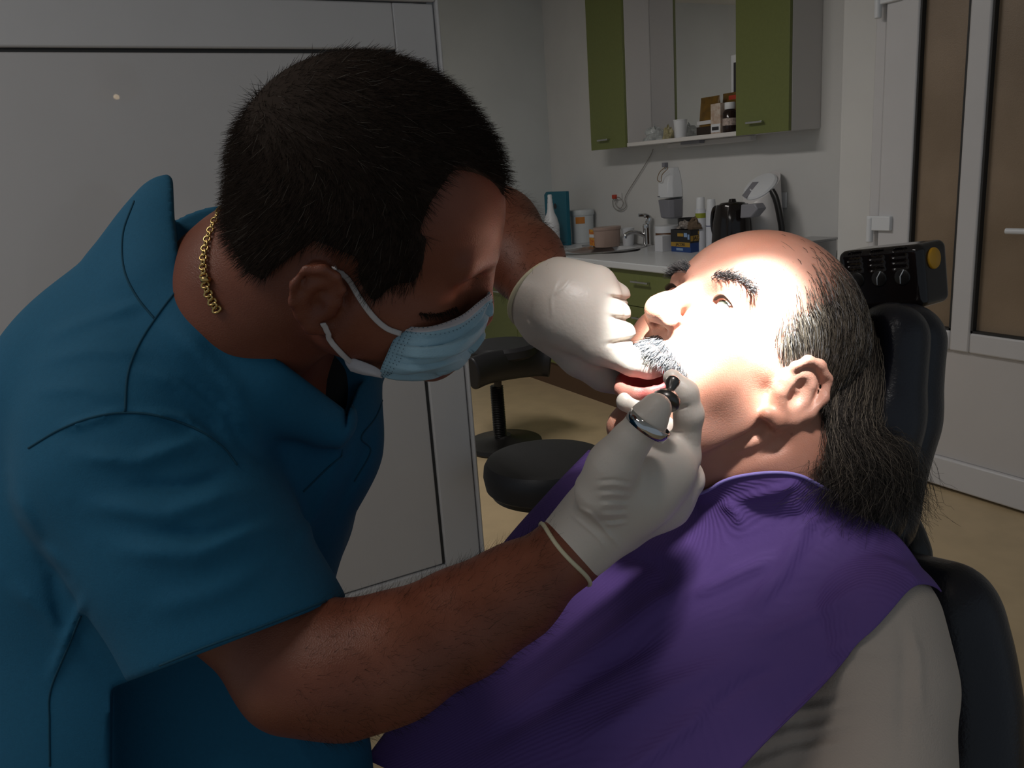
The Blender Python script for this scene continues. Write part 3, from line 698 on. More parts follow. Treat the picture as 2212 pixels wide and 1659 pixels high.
def folds(lst, zmax=None):
    """cloth creases: each is a polyline with a width and a height; they run through the cloth as soft ridges or tucks"""
    def fn(v):
        x, y = pixof(v); out = np.zeros(len(v))
        for pl, w, amp in lst:
            pl = np.asarray(pl, float); lo = pl.min(0) - 3 * w; hi = pl.max(0) + 3 * w
            m = (x > lo[0]) & (x < hi[0]) & (y > lo[1]) & (y < hi[1])
            if zmax is not None: m &= v[:, 2] > -zmax
            if not m.any(): continue
            d, s = seg_dist(x[m], y[m], pl)
            e0 = np.hypot(x[m] - pl[0, 0], y[m] - pl[0, 1]); e1 = np.hypot(x[m] - pl[-1, 0], y[m] - pl[-1, 1])
            L = np.hypot(*(pl[-1] - pl[0])); tp = np.clip(np.minimum(e0, e1) / (.25 * L + 1e-6), 0, 1)
            out[m] += amp * tp * np.exp(-(d / w) ** 2) * (1 - .35 * s * np.clip(d / w, 0, 1))
        return out
    return fn
def vmesh(m): return toW(m[0]), m[1]
def vobj(name, m, mt, parent, **kw): return obj(name, (toW(m[0]), m[1]), mt, parent, autos=0, **kw)
def strands(name, roots, dirs, L, r, mt, parent, seg=3, droop=None, curl=0, sides=3):
    """hair: thin tapered tubes; roots, dirs are (n,3) in world space, droop bends them"""
    n = len(roots); L = np.broadcast_to(L, n).astype(float); r = np.broadcast_to(r, n).astype(float)
    d = dirs / np.linalg.norm(dirs, axis=1)[:, None]; pos = roots.copy(); rings = []
    ref = np.where(np.abs(d[:, 2:3]) < .9, np.array([[0, 0, 1.0]]), np.array([[1.0, 0, 0]]))
    for s in range(seg + 1):
        u = np.cross(ref, d); u /= np.linalg.norm(u, axis=1)[:, None] + 1e-9; w = np.cross(d, u)
        rr = r * (1 - .8 * s / seg)
        rings.append(np.stack([pos + rr[:, None] * (u * math.cos(a) + w * math.sin(a)) for a in np.arange(sides) * 2 * math.pi / sides], 1))
        pos = pos + d * (L / seg)[:, None]
        if droop is not None: d = d + (droop if np.ndim(droop) == 2 else np.asarray(droop)[None]) / seg
        if curl: d = d + rng.normal(0, curl, d.shape)
        d /= np.linalg.norm(d, axis=1)[:, None]
    P = np.stack(rings, 1)                        # n, seg+1, sides, 3
    idx = np.arange(n * (seg + 1) * sides).reshape(n, seg + 1, sides); q = []
    for k in range(sides):
        k2 = (k + 1) % sides; q.append(np.stack([idx[:, :-1, k], idx[:, :-1, k2], idx[:, 1:, k2], idx[:, 1:, k]], -1).reshape(-1, 4))
    return obj(name, (P.reshape(-1, 3), np.concatenate(q)), mt, parent, autos=0)
def strand_paths(name, paths, r, mt, parent, sides=3):
    """hair locks along given paths: (n, k, 3) world space"""
    n, k, _ = paths.shape; d = np.gradient(paths, axis=1); d /= np.linalg.norm(d, axis=2)[..., None] + 1e-9
    ref = np.array([.3, .5, .81]); u = np.cross(d, ref); u /= np.linalg.norm(u, axis=2)[..., None] + 1e-9; w = np.cross(d, u)
    rr = (np.broadcast_to(r, n)[:, None] * np.linspace(1, .3, k)[None])[..., None]
    P = np.stack([paths + rr * (u * math.cos(a) + w * math.sin(a)) for a in np.arange(sides) * 2 * math.pi / sides], 2)
    idx = np.arange(n * k * sides).reshape(n, k, sides); q = []
    for a in range(sides):
        b = (a + 1) % sides; q.append(np.stack([idx[:, :-1, a], idx[:, :-1, b], idx[:, 1:, b], idx[:, 1:, a]], -1).reshape(-1, 4))
    return obj(name, (P.reshape(-1, 3), np.concatenate(q)), mt, parent, autos=0)
def sample_surface(P, Q, n, mask=None):
    """random points with normals on a quad mesh; mask(centres, normals) picks faces"""
    a, b, c, d = (P[Q[:, i]] for i in range(4)); nr = np.cross(c - a, d - b); ar = np.linalg.norm(nr, axis=1) + 1e-15; nr = nr / ar[:, None]
    cen = (a + b + c + d) / 4; w = ar.copy()
    if mask is not None: w = w * mask(cen, nr)
    i = rng.choice(len(Q), n, p=w / w.sum()); s, t = rng.random((2, n, 1))
    return (a[i] * (1 - s) + b[i] * s) * (1 - t) + (d[i] * (1 - s) + c[i] * s) * t, nr[i]

# skin: base colour with reddish blotches, pores and freckles
def skin(name, col, col2, rough=.45, bump=.25, sss=.12, spots=None):
    m = mat(name, col, rough, noise=1, nscale=14, col2=col2, bump=bump, bscale=900, sss=sss, spec=.4)
    return m

# ------------------------------------------------------------------ a human head in its own frame: x right, y forward, z up, origin between the ears
def add_ear(F, s, sc=1.0, dy=0.0, dz=0.0, k=.004):
    def E(y, z, x=0.0): return np.array([s * (.0735 + x * sc), -.008 + dy + y * sc, dz + z * sc])
    F.el(E(-.013, .001, .006), (.013 * sc, .024 * sc, .032 * sc), k=.008)
    hel = [(.010, .004, .006), (.012, .018, .010), (.004, .030, .013), (-.010, .034, .016), (-.024, .028, .020), (-.031, .012, .022), (-.029, -.006, .020), (-.020, -.020, .015), (-.008, -.030, .010)]
    F.chain([E(*q) for q in hel], [q * sc for q in (.0032, .0036, .004, .0044, .0046, .0044, .0042, .004, .006)], k)
    F.rc(E(-.006, -.029, .009), E(.004, -.031, .006), .0075 * sc, .006 * sc, k=.006)
    F.sub(g_el(E(-.006, .0, .018), (.0095 * sc, .0115 * sc, .016 * sc)), .005)
    F.sub(g_el(E(-.022, .014, .0235), (.0055 * sc, .0042 * sc, .014 * sc)), .004)
    F.chain([E(-.004, .022, .011), E(-.016, .014, .014), E(-.021, -.002, .014), E(-.015, -.016, .011)], [.003, .0038, .0038, .0035], k)
    F.rc(E(.007, .002, .008), E(.007, -.008, .008), .0045, .004, k=.005)
    F.rc(E(.010, .004, .008), E(-.008, .003, .009), .0035, .002, k=.004)
def base_head(F, jaw=0.0, wide=1.0, nose=1.0, ear=(1.0, 0.0, 0.0)):
    F.el((0, -.012, .052), (.0755 * wide, .098, .083), k=.02)
    F.el((0, .035, .050), (.060 * wide, .060, .058), k=.02)
    F.el((0, .040, .000), (.060 * wide, .052, .062), k=.02)
    j = jaw
    F.el((0, .034, -.046 - j * .4), (.052 * wide, .050, .046 + j * .4), k=.02)
    F.rc((0, .071 - j * .45, -.082 - j), (0, .064 - j * .45, -.080 - j), .019, .020, k=.02)
    for s in (-1, 1):
        F.rc((s * .056, .004, -.045 - j * .4), (s * .020, .066 - j * .4, -.083 - j), .016, .015, k=.02)      # jaw line
        F.rc((s * .043, .056, -.002), (s * .060, .02, .002), .017, .013, k=.02)                           # cheekbone
        F.rc((s * .040, .044, -.028 - j * .3), (s * .050, .012, -.030 - j * .3), .022, .018, k=.025)              # cheek
        F.rc((s * .012, .086, .042), (s * .042, .076, .044), .012, .010, k=.012)                          # brow
        F.sub(g_el((s * .032, .100, .024), (.019, .018, .012)), .014)
        add_ear(F, s, *ear)
    ny = lambda y: .088 + (y - .088) * nose
    F.chain([(0, ny(.089), .036), (0, ny(.098), .020), (0, ny(.111), .000), (0, ny(.1165), -.0075)], [.0085, .0085, .0105, .0125], .010)
    for s in (-1, 1):
        F.rc((s * .013, ny(.100), -.011), (s * .012, ny(.107), -.011), .0095, .0085, k=.006)
        F.sub(g_rc((s * .0065, .104, -.026), (s * .0075, .103, -.014), .0052, .004), .003)
# ------------------------------------------------------------------ the dentist
M['skin_d'] = skin('tanned_skin', (.215, .070, .038), (.155, .045, .023), rough=.42)
M['hair_d'] = mat('dark_brown_hair', (.027, .0175, .0125), .8, spec=.12)
M['hair_g'] = mat('greying_hair', (.09, .075, .06), .6, spec=.2)
M['scrub'] = mat('teal_blue_scrubs', (.006, .098, .185), .85, bump=.15, bscale=700, noise=.06, nscale=300)
M['scrubl'] = mat('blue_scrub_lining', (.005, .08, .20), .85)
M['scrubd'] = mat('blue_scrub_trousers', (.006, .05, .12), .85, bump=.15, bscale=700)
M['latex'] = mat('latex_glove', (.62, .545, .475), .42, bump=.12, bscale=300, sss=.08)
M['latexr'] = mat('latex_bead', (.62, .56, .38), .45)
DR = np.array([[0.0052, 0.9046, 0.4262], [-0.5281, -0.3595, 0.7694], [0.8492, -0.2291, 0.4758]]); DT = np.array([-0.1269, 0.0912, -0.6418])
a_ = math.radians(7.5); DR = np.array([[math.cos(a_), 0, -math.sin(a_)], [0, 1, 0], [math.sin(a_), 0, math.cos(a_)]]) @ DR
DT = DT + (.012, .006, -.004); DS = np.array([1.0, .955, 1.06]); DRI = DR / DS; DR = DR * DS
def DH(*p): return DR @ np.array(p) + DT
dentist = thing('person', W(300, 1659, .80) * (1, 1, 0), 'dentist in blue scrubs and face mask bending over the patient', 'person')

# body: head, neck, shoulders and both arms as one skin
F = Field()
H = Field(); base_head(H, jaw=-.034, nose=.5, ear=(.74, .0, .0))
for m, fn, k in H.ops: F.ops.append((m, (lambda p, fn=fn: fn((p - DT) @ DRI) * .97), k))
nk = [DH(0, -.035, -.02), V(555, 650, .675), V(510, 720, .735)]
F.chain(nk, [.058, .060, .066], .03)
F.rc(DH(0, -.055, .0), V(500, 600, .715), .043, .050, k=.03)
F.chain([V(520, 730, .77), V(560, 860, .80), V(430, 1050, .82)], [.075, .075, .08], .04)
F.chain([V(430, 800, .70), V(340, 1010, .68), V(500, 1250, .66), V(640, 1442, .64)], [.06, .054, .050, .045], .03)
RW = V(1232, 1188, .70)
F.chain([V(640, 1450, .64), V(745, 1452, .635), V(850, 1418, .64), V(1000, 1345, .66), V(1110, 1280, .68), RW], [.0425, .0455, .0455, .0405, .036, .0275], .02)
F.rc(RW, V(1330, 1100, .70), .026, .022, k=.02)
F.rc(V(640, 1360, .64), V(720, 1378, .635), .026, .022, k=.02)
LW = V(1172, 632, .785)
F.chain([V(640, 760, .90), V(800, 600, .95), V(970, 430, .95)], [.065, .055, .045], .03)
F.chain([V(970, 430, .95), V(1075, 500, .885), V(1135, 565, .825), LW], [.044, .043, .036, .027], .02)
F.rc(LW, V(1250, 690, .77), .026, .022, k=.02)
dm = F.mesh(*bounds([V(300, 80, .5), V(1320, 80, 1.1), V(200, 1620, .8), V(1400, 1620, .55), V(1380, 60, .6)], .03), .0026)
body = vobj('body', dm, M['skin_d'], dentist)

# short dark hair: a cap of scalp plus thousands of short hairs
C = Field(); C.el((0, -.015, .054), (.0795, .1035, .0890), k=.02); C.el((0, .033, .050), (.0615, .0612, .0600), k=.02); C.el((0, -.045, .0), (.068, .066, .062), k=.02)
C.el((.070, .010, .02), (.006, .018, .035), k=.01); C.el((-.070, .010, .02), (.006, .018, .035), k=.01)
def hm_sdf(p):
    x, y, z = np.abs(p[:, 0]), p[:, 1], p[:, 2]
    g = np.maximum(.0905 - 1.2 * np.clip(x - .004, 0, .1), .0445) + .30 * np.clip(z - .104, -.02, .05)
    g = np.where(z < .066, .0445 + .22 * np.clip(.066 - z, 0, .02), g)
    front = y - g
    low = np.interp(y, [-.12, -.09, -.072, -.06, -.052, -.040, -.028, .004, .010, .021, .041, .06], [-.004, -.007, -.014, -.012, .002, .020, .037, .037, .020, .010, -.001, -.004]) - z
    return np.maximum(front, low) * .8
C.cut(hm_sdf, .003)
cm = C.mesh((-.1, -.13, -.09), (.1, .12, .16), .0024)
hair = vobj('hair', (cm[0] @ DR.T + DT, cm[1]), M['hair_d'], dentist)
def dirp(q, nr):
    w = np.clip((q[:, 2] - .04) / .07, 0, 1); w = (w * w * (3 - 2 * w))[:, None]
    t = w * np.array([0, .9, -.15]) + (1 - w) * np.stack([0 * q[:, 0], -.25 + 3 * np.clip(q[:, 1], -.1, .03), np.full(len(q), -.9)], 1)
    return nr * .55 + t + rng.normal(0, .2, q.shape)
hp, hn = sample_surface(*cm, 30000, lambda c, n: ((hm_sdf(c) < -.0008) & (((c - np.array([0, -.012, .045])) * n).sum(1) > 0)) * 1.0)
hd = dirp(hp, hn)
strands('short_hair', toW((hp - hn * .001) @ DR.T + DT), hd @ DR.T @ CM.T, rng.uniform(.007, .014, len(hp)), .00022, M['hair_d'], dentist, seg=2, curl=.1)
gi = rng.choice(len(hp), 600)
strands('grey_hair', toW(hp[gi] @ DR.T + DT), hd[gi] @ DR.T @ CM.T, rng.uniform(.010, .015, 600), .00022, M['hair_g'], dentist, seg=2, curl=.1)
# scrub top
S = Field()
S.chain([V(520, 640, .80), V(430, 900, .80), V(345, 1200, .81), V(330, 1500, .82), V(320, 1800, .84)], [.085, .135, .142, .145, .15], .06)
S.chain([V(330, 620, .72), V(250, 850, .74), V(190, 1150, .76), V(150, 1450, .80)], [.055, .088, .085, .085], .05)
S.chain([V(690, 800, .80), V(660, 950, .80), V(560, 1180, .80), V(520, 1480, .80), V(540, 1750, .80)], [.055, .065, .062, .065, .07], .04)
S.rc(V(700, 780, .86), V(620, 1100, .88), .06, .07, k=.04)
S.rc(V(420, 560, .74), V(330, 800, .68), .045, .06, k=.04)          # near shoulder
S.chain([V(295, 930, .675), V(305, 1010, .67), V(420, 1190, .66), V(525, 1380, .655), V(590, 1490, .65)], [.078, .081, .079, .077, .077], .03)
S.chain([V(372, 440, .72), V(372, 520, .70), V(380, 630, .675), V(470, 730, .662), V(590, 815, .668), V(715, 905, .70)], [.022, .026, .028, .028, .026, .022], .04)
S.rc(V(640, 1640, .80), V(650, 1800, .80), .072, .075, k=.04)
S.chain([V(600, 790, .88), V(690, 705, .91), V(770, 630, .94)], [.075, .075, .070], .04)
def hem(p):
    x, y = pixof(p); e = (y - (1452 - .385 * (x - 330))) / 1.07 * .00037
    return np.maximum(np.maximum(e, -.02) * 1.0, -.02) if False else np.where((p[:, 2] > -.735) & (x > 240), e, -.05)
S.sub(lambda p: -hem(p), .002)
FL = [([(90, 735), (200, 690), (330, 650)], 14, .0025), ([(70, 790), (190, 760), (330, 765)], 14, .0022), ([(60, 850), (180, 840), (280, 870)], 14, .0022),
      ([(270, 885), (400, 905), (505, 985)], 9, .005), ([(120, 930), (270, 888)], 9, .004),
      ([(340, 690), (420, 760), (500, 850), (560, 1000)], 26, .006), ([(280, 790), (380, 830), (470, 900), (520, 990)], 16, .004),
      ([(140, 985), (300, 1000), (420, 955), (500, 990)], 18, .005), ([(160, 1090), (360, 1115), (480, 1075), (570, 1070)], 22, .005), ([(220, 1190), (420, 1205), (540, 1150), (630, 1160)], 24, .005), ([(260, 1050), (400, 1055), (510, 1020)], 14, -.004), ([(300, 1150), (450, 1160), (590, 1110)], 14, -.004), ([(300, 1330), (450, 1290), (600, 1220)], 28, .003),
      ([(20, 1040), (80, 1180), (150, 1250)], 18, .004), ([(40, 1120), (110, 1240), (140, 1380)], 16, -.004), ([(10, 1250), (100, 1330), (170, 1440)], 20, .004),
      ([(105, 1480), (150, 1370), (190, 1280)], 10, .004), ([(230, 1530), (350, 1560), (520, 1535)], 9, .004), ([(760, 900), (700, 1060), (640, 1200)], 14, .003), ([(820, 890), (770, 1010), (700, 1150)], 14, -.003)]
S.disp = folds(FL, .80)
# neck opening: everything above the V line and inside the collar falls away
vneck = [(340, 300), (374, 392), (377, 470), (392, 605), (480, 690), (600, 775), (744, 884), (742, 960), (752, 890), (772, 838), (800, 800), (900, 740), (900, 300)]
S.sub(g_poly(vneck, .40, .775), .003)
sm = S.mesh(*bounds([V(-80, 360, .55), V(-80, 1750, 1.0), V(950, 400, 1.05), V(900, 1800, .7)], .04), .003)
vobj('scrub_top', sm, M['scrub'], dentist)
# ------------------------------------------------------------------ dentist: gloves, mask, chain
from mathutils.bvhtree import BVHTree
def bvh(m): return BVHTree.FromPolygons([tuple(v) for v in m[0].tolist()], m[1].tolist())
def surf(tree, px, py, lift=0.0, default=None):
    d = V(px, py, 1.0); h = tree.ray_cast(Vector((0, 0, 0)), Vector(d / np.linalg.norm(d)))
    if h[0] is None: return default
    return np.array(h[0]) + np.array(h[1]) * lift * (1 if h[1][2] > 0 else -1)
btree = bvh(dm)

def ring(c, axis, r, n=40, sx=1.0, wob=0.0):
    u, w, d = frame_of(axis); a = np.arange(n) * 2 * math.pi / n
    return c + (np.cos(a)[:, None] * u * sx + np.sin(a)[:, None] * w) * r * (1 + wob * np.sin(3 * a + 1))[:, None] + d * (wob * r * np.sin(2 * a))[:, None]

# right glove: thumb towards the lens, index finger bent up to the mouth
G = Field()
G.chain([V(1222, 1196, .70), V(1262, 1158, .70), V(1310, 1110, .70)], [.0305, .0300, .0305], .012)
G.chain([V(1310, 1105, .69), V(1370, 1050, .685), V(1425, 1010, .69)], [.030, .034, .031], .02)
G.chain([V(1345, 1125, .715), V(1430, 1075, .72), V(1475, 1030, .72)], [.024, .024, .018], .018)
G.rc(V(1480, 1030, .715), V(1493, 1040, .715), .011, .010, k=.006)                       # curled little finger behind
G.chain([V(1300, 1060, .655), V(1325, 1005, .64), V(1360, 955, .63)], [.022, .0175, .0150], .014)   # thumb
G.chain([V(1360, 955, .63), V(1398, 910, .622), V(1417, 882, .622)], [.0142, .0140, .0118], .006)
G.chain([V(1450, 1010, .70), V(1479, 985, .695), V(1488, 895, .68), V(1478, 850, .675), V(1452, 817, .675)], [.016, .0125, .0115, .0108, .0075], .006)
G.chain([V(1435, 1000, .72), V(1440, 930, .735), V(1400, 885, .74), V(1352, 868, .735)], [.014, .0115, .0105, .0088], .005)
G.chain([V(1460, 1020, .735), V(1462, 950, .75), V(1430, 925, .755)], [.012, .011, .010], .005)
wr = [([(1282 + i * 2, 1040 + i * 10.5), (1325, 1036 + i * 11), (1372 - i * 2, 1044 + i * 9.5)], 3.2, .0010 if i % 2 else -.0012) for i in range(10)]
wr += [([(1235, 1090), (1275, 1110), (1345, 1190)], 4.5, .0016), ([(1225, 1105), (1290, 1160), (1320, 1200)], 3.5, .0010), ([(1462, 882), (1490, 878)], 3, -.001), ([(1452, 935), (1480, 930)], 3, -.001)]
ax_ = V(1262, 1150, .70) - V(1180, 1220, .695)
G.cut(g_half(V(1219, 1199, .70), -ax_), .002)
G.disp = folds(wr)
gm = G.mesh(*bounds([V(1180, 780, .6), V(1540, 1280, .78), V(1180, 1280, .6), V(1540, 780, .78)], .01), .0011)
gl = vobj('glove', gm, M['latex'], dentist)
ax_ = V(1262, 1150, .70) - V(1180, 1220, .695)
rp = ring(V(1270, 1150, .70), ax_, .0318, sx=.95, wob=.02)
vobj('cuff_fold', tube(rp, .0009, 6, closed=True), M['latex'], gl)
gtree = bvh(gm)
def cuff(c, axis, trees, lift, tilt=.0, n=48):
    u, w, dd = frame_of(axis); P = []
    for a in np.arange(n) * 2 * math.pi / n:
        e = u * math.cos(a) + w * math.sin(a); r = 0
        for tr in trees:
            h = tr.ray_cast(Vector(c + e * .07), Vector(-e))
            if h[0] is not None: r = max(r, .07 - h[3])
        P.append(c + e * ((r or .031) + lift) + dd * .0015 * math.sin(3 * a + 1))
    return np.array(P)
vobj('cuff_bead', tube(cuff(V(1220, 1198, .70), ax_, (gtree, btree), .0004), .0019, 8, closed=True), M['latexr'], gl)

# left glove: loose fist seen from the back, index finger in the mouth
L_ = Field()
L_.chain([V(1166, 640, .785), V(1210, 655, .775), V(1245, 670, .765)], [.0345, .034, .032], .015)
for (x, y, d), r in (((1292, 612, .768), .0165), ((1300, 655, .757), .0175), ((1300, 700, .75), .0180), ((1295, 745, .748), .0170)):
    L_.chain([V(1215, 610 + (y - 610) * .65, d + .008), V(x, y, d)], [.020, r], .018)
for a, b, c, r in (((1292, 612, .768), (1333, 640, .775), (1312, 668, .80), .0118), ((1300, 655, .757), (1333, 678, .760), (1312, 700, .79), .0120), ((1302, 702, .75), (1342, 722, .752), (1318, 742, .785), .0125)):
    L_.chain([V(*a), V(*b), V(*c)], [r * 1.1, r, r * .85], .003)
L_.chain([V(1290, 748, .748), V(1368, 782, .742), V(1402, 791, .742), V(1424, 793, .744)], [.0158, .0122, .0108, .0085], .006)
L_.chain([V(1185, 700, .785), V(1255, 770, .785), V(1305, 808, .79), V(1340, 830, .795)], [.026, .0175, .0140, .0105], .014)
wl = [([(1240, 590), (1215, 620), (1188, 640)], 4, .0008), ([(1205, 600), (1190, 640), (1192, 690)], 3.5, .0009), ([(1150, 650), (1142, 690), (1150, 705)], 3.5, -.0008), ([(1308, 640), (1340, 646), (1375, 651)], 4.5, -.0034), ([(1312, 684), (1345, 690), (1380, 695)], 4.5, -.0034), ([(1305, 746), (1340, 738), (1392, 728)], 4.5, -.0038)]
ax2 = V(1250, 675, .765) - V(1140, 600, .80)
L_.cut(g_half(V(1160, 636, .787), -ax2), .002)
L_.disp = folds(wl)
lm = L_.mesh(*bounds([V(1100, 540, .68), V(1460, 880, .86), V(1100, 880, .7), V(1460, 540, .86)], .01), .0012)
gl2 = vobj('glove', lm, M['latex'], dentist)
ax2 = V(1250, 675, .765) - V(1140, 600, .80)
rp = ring(V(1160, 636, .787), ax2, .0345, sx=1.0, wob=.02)
vobj('cuff_bead', tube(rp, .0023, 8, closed=True), M['latexr'], gl2)
rp = ring(V(1182, 648, .782), ax2, .0352, sx=.95, wob=.02)
vobj('cuff_fold', tube(rp, .0009, 6, closed=True), M['latex'], gl2)

# face mask
M['mask'] = mat('pale_blue_nonwoven', (.27, .42, .50), .9, bump=.25, bscale=900)
M['maskw'] = mat('mask_white_edge', (.50, .46, .47), .9, bump=.2, bscale=900)
M['stitch'] = mat('mask_weld_dots', (.10, .16, .20), .9)
M['loop'] = mat('white_elastic', (.50, .45, .43), .9)
MK = [[(866, 704, .600), (925, 708, .594), (990, 686, .605), (1030, 655, .62), (1056, 634, .635), (1050, 625, .66), (1030, 625, .70)],
      [(853, 730, .600), (915, 745, .588), (985, 735, .596), (1030, 705, .612), (1055, 672, .63), (1052, 668, .66), (1035, 670, .71)],
      [(839, 760, .604), (900, 778, .590), (970, 775, .597), (1018, 750, .615), (1040, 722, .638), (1036, 720, .67), (1020, 720, .715)],
      [(826, 790, .610), (880, 804, .602), (940, 803, .606), (985, 790, .622), (1006, 772, .645), (1000, 770, .68), (985, 770, .72)],
      [(817, 813, .618), (855, 817, .620), (905, 814, .625), (940, 810, .638), (960, 803, .655), (950, 800, .69), (935, 800, .72)]]
def spline_grid(P, nu, nv):
    P = np.asarray(P, float); A = np.stack([smooth_path(r, nu) for r in P]); return np.stack([smooth_path(A[:, j], nv) for j in range(A.shape[1])], 1)
def sheet(Gd, th):
    """a thin cloth sheet with real thickness from a grid of points (rows, cols, 3)"""
    r, c, _ = Gd.shape; du = np.gradient(Gd, axis=1); dv = np.gradient(Gd, axis=0); n = np.cross(du, dv); n /= np.linalg.norm(n, axis=2)[..., None] + 1e-12
    A = (Gd + n * th / 2).reshape(-1, 3); B = (Gd - n * th / 2).reshape(-1, 3); N = r * c; f = []
    ix = np.arange(N).reshape(r, c)
    q = np.stack([ix[:-1, :-1], ix[:-1, 1:], ix[1:, 1:], ix[1:, :-1]], -1).reshape(-1, 4)
    f = [q, q[:, ::-1] + N]
    for e in (ix[0], ix[-1][::-1], ix[:, 0][::-1], ix[:, -1]):
        f.append(np.stack([e[1:], e[:-1], e[:-1] + N, e[1:] + N], -1))
    return np.vstack([A, B]), np.concatenate(f)
g3 = np.array([[V(*p) for p in r] for r in MK]); gg = spline_grid(g3, 14, 14)
nr_, nc_ = gg.shape[:2]
vv = np.linspace(0, 1, nr_)[:, None]; uu = np.linspace(0, 1, nc_)[None]
du = np.gradient(gg, axis=1); dv = np.gradient(gg, axis=0); nn = np.cross(du, dv); nn /= np.linalg.norm(nn, axis=2)[..., None]; nn *= np.sign(nn[..., 2:3] + 1e-9)
pl = .0022 * np.tanh(8 * np.sin(vv * 3 * 2 * math.pi + 1.2 * np.sin(uu * 4))) * np.clip(uu * 6, 0, 1) * np.clip(vv * 6, 0, 1) + .003 * np.sin(uu * 9 + vv * 7) * np.sin(vv * 5 + uu * 3) * np.clip(uu * 4, 0, 1) * np.clip(vv * 4, 0, 1)
gg = gg + nn * pl[..., None]
mask = vobj('face_mask', sheet(gg, .0012), M['mask'], dentist)
k = int(nr_ * .09)
vobj('white_top_edge', sheet(gg[:k + 1] + nn[:k + 1] * .0006, .0014), M['maskw'], mask)
def dots(pts, s):
    ms = []
    for p, n in pts:
        u, w, d = frame_of(n); ms.append(([p + u * s + d * .0009, p + w * s * .5 + d * .0009, p - u * s + d * .0009, p - w * s * .5 + d * .0009, p + d * .0002], [(0, 1, 2, 3), (0, 4, 1), (1, 4, 2), (2, 4, 3), (3, 4, 0)]))
    return join(*ms)
pts = [(gg[i, j] + nn[i, j] * .0008, nn[i, j]) for i in range(3, nr_ - 1, 3) for j in (1, 3, 5, 7)] + [(gg[i, j] + nn[i, j] * .0012, nn[i, j]) for i in (1, k + 2) for j in range(2, 58, 2)]
vobj('weld_dots', dots(pts, .0007), M['stitch'], mask, kind='stuff')
flap = np.array([[V(742, 768, .622), V(770, 776, .616), V(806, 790, .613), V(826, 802, .614)], [V(748, 786, .622), V(775, 798, .615), V(805, 806, .612), V(822, 812, .615)], [V(758, 801, .625), V(783, 808, .620), V(808, 812, .616), V(826, 816, .618)]])
vobj('lower_pleat', sheet(spline_grid(flap, 8, 6), .0012), M['maskw'], mask)
def strap(pts, w=.0021, lift=.0018):
    P = []
    for px, py in smooth_path([(x, y, 0) for x, y in pts], 6)[:, :2]:
        q = surf(btree, px, py, lift, V(px, py, .60)); P.append(q)
    P = np.array(P)
    for _ in range(3): P[1:-1, 2] = (P[:-2, 2] + P[1:-1, 2] * 2 + P[2:, 2]) / 4
    return tube(P, w, 8, flat=.35, nrm=np.array([0, 0, 1.0]))
a0 = gg[4, 2]
vobj('ear_loop', strap([(718, 582), (738, 588), (757, 605), (780, 645), (805, 680), (835, 706), (866, 718)]), M['loop'], mask)
vobj('ear_loop', strap([(695, 695), (706, 718), (725, 745), (750, 770), (768, 782)]), M['loop'], mask)

# undershirt in the V of the neck
U = Field(); U.chain([V(620, 760, .81), V(672, 840, .79), V(700, 900, .79)], [.05, .038, .026], .02)
um = U.mesh(*bounds([V(560, 700, .7), V(800, 1000, .85)], .03), .004)
vobj('undershirt', um, mat('black_cotton', (.008, .008, .009), .9), dentist)

# gold chain: every link its own piece, lying on the neck
M['goldm'] = mat('gold', (.62, .42, .16), .25, metal=1)
cpath = smooth_path([(480, 452, 0), (466, 484, 0), (452, 520, 0), (444, 556, 0), (444, 592, 0), (449, 622, 0), (460, 648, 0), (474, 672, 0)], 30)[:, :2]
cl = np.concatenate([[0], np.cumsum(np.hypot(*np.diff(cpath, axis=0).T))]); nl = 23
chain = None; prevP = None
lk = []
for i in range(nl + 1):
    s = cl[-1] * (i / nl) ** .92; px, py = np.interp(s, cl, cpath[:, 0]), np.interp(s, cl, cpath[:, 1]); lk.append(surf(btree, px, py, .0022, V(px, py, .64)))
chain = thing('gold_chain', toW(lk[-1]), 'flat gold link chain around the bending dentist\'s neck', 'necklace')
for i in range(nl):
    a, b = lk[i], lk[i + 1]; d = b - a; L2 = np.linalg.norm(d) * .62; d /= np.linalg.norm(d); c = (a + b) / 2; n = np.array([-.25, 0, 1.0]); n -= d * (n @ d); n /= np.linalg.norm(n); w = np.cross(d, n)
    if i % 2: n, w = (n * .85 + w * .53), (w * .85 - n * .53)
    an = np.arange(14) * 2 * math.pi / 14; wd = .0023 + .0013 * i / nl
    lp_ = c + np.cos(an)[:, None] * d * L2 + np.sin(an)[:, None] * w * wd
    vobj('link', tube(lp_, .00075 + .0003 * i / nl, 6, closed=True), M['goldm'], chain)
c = surf(btree, 450, 606, .0028, V(450, 606, .64)); vobj('clasp', xf(lathe([(.001, -.002), (.0035, -.002), (.0042, 0), (.0035, .002), (.001, .002)], (0, 0, 0), axis=(0, 1, 0), n=14), None, c), M['goldm'], chain)

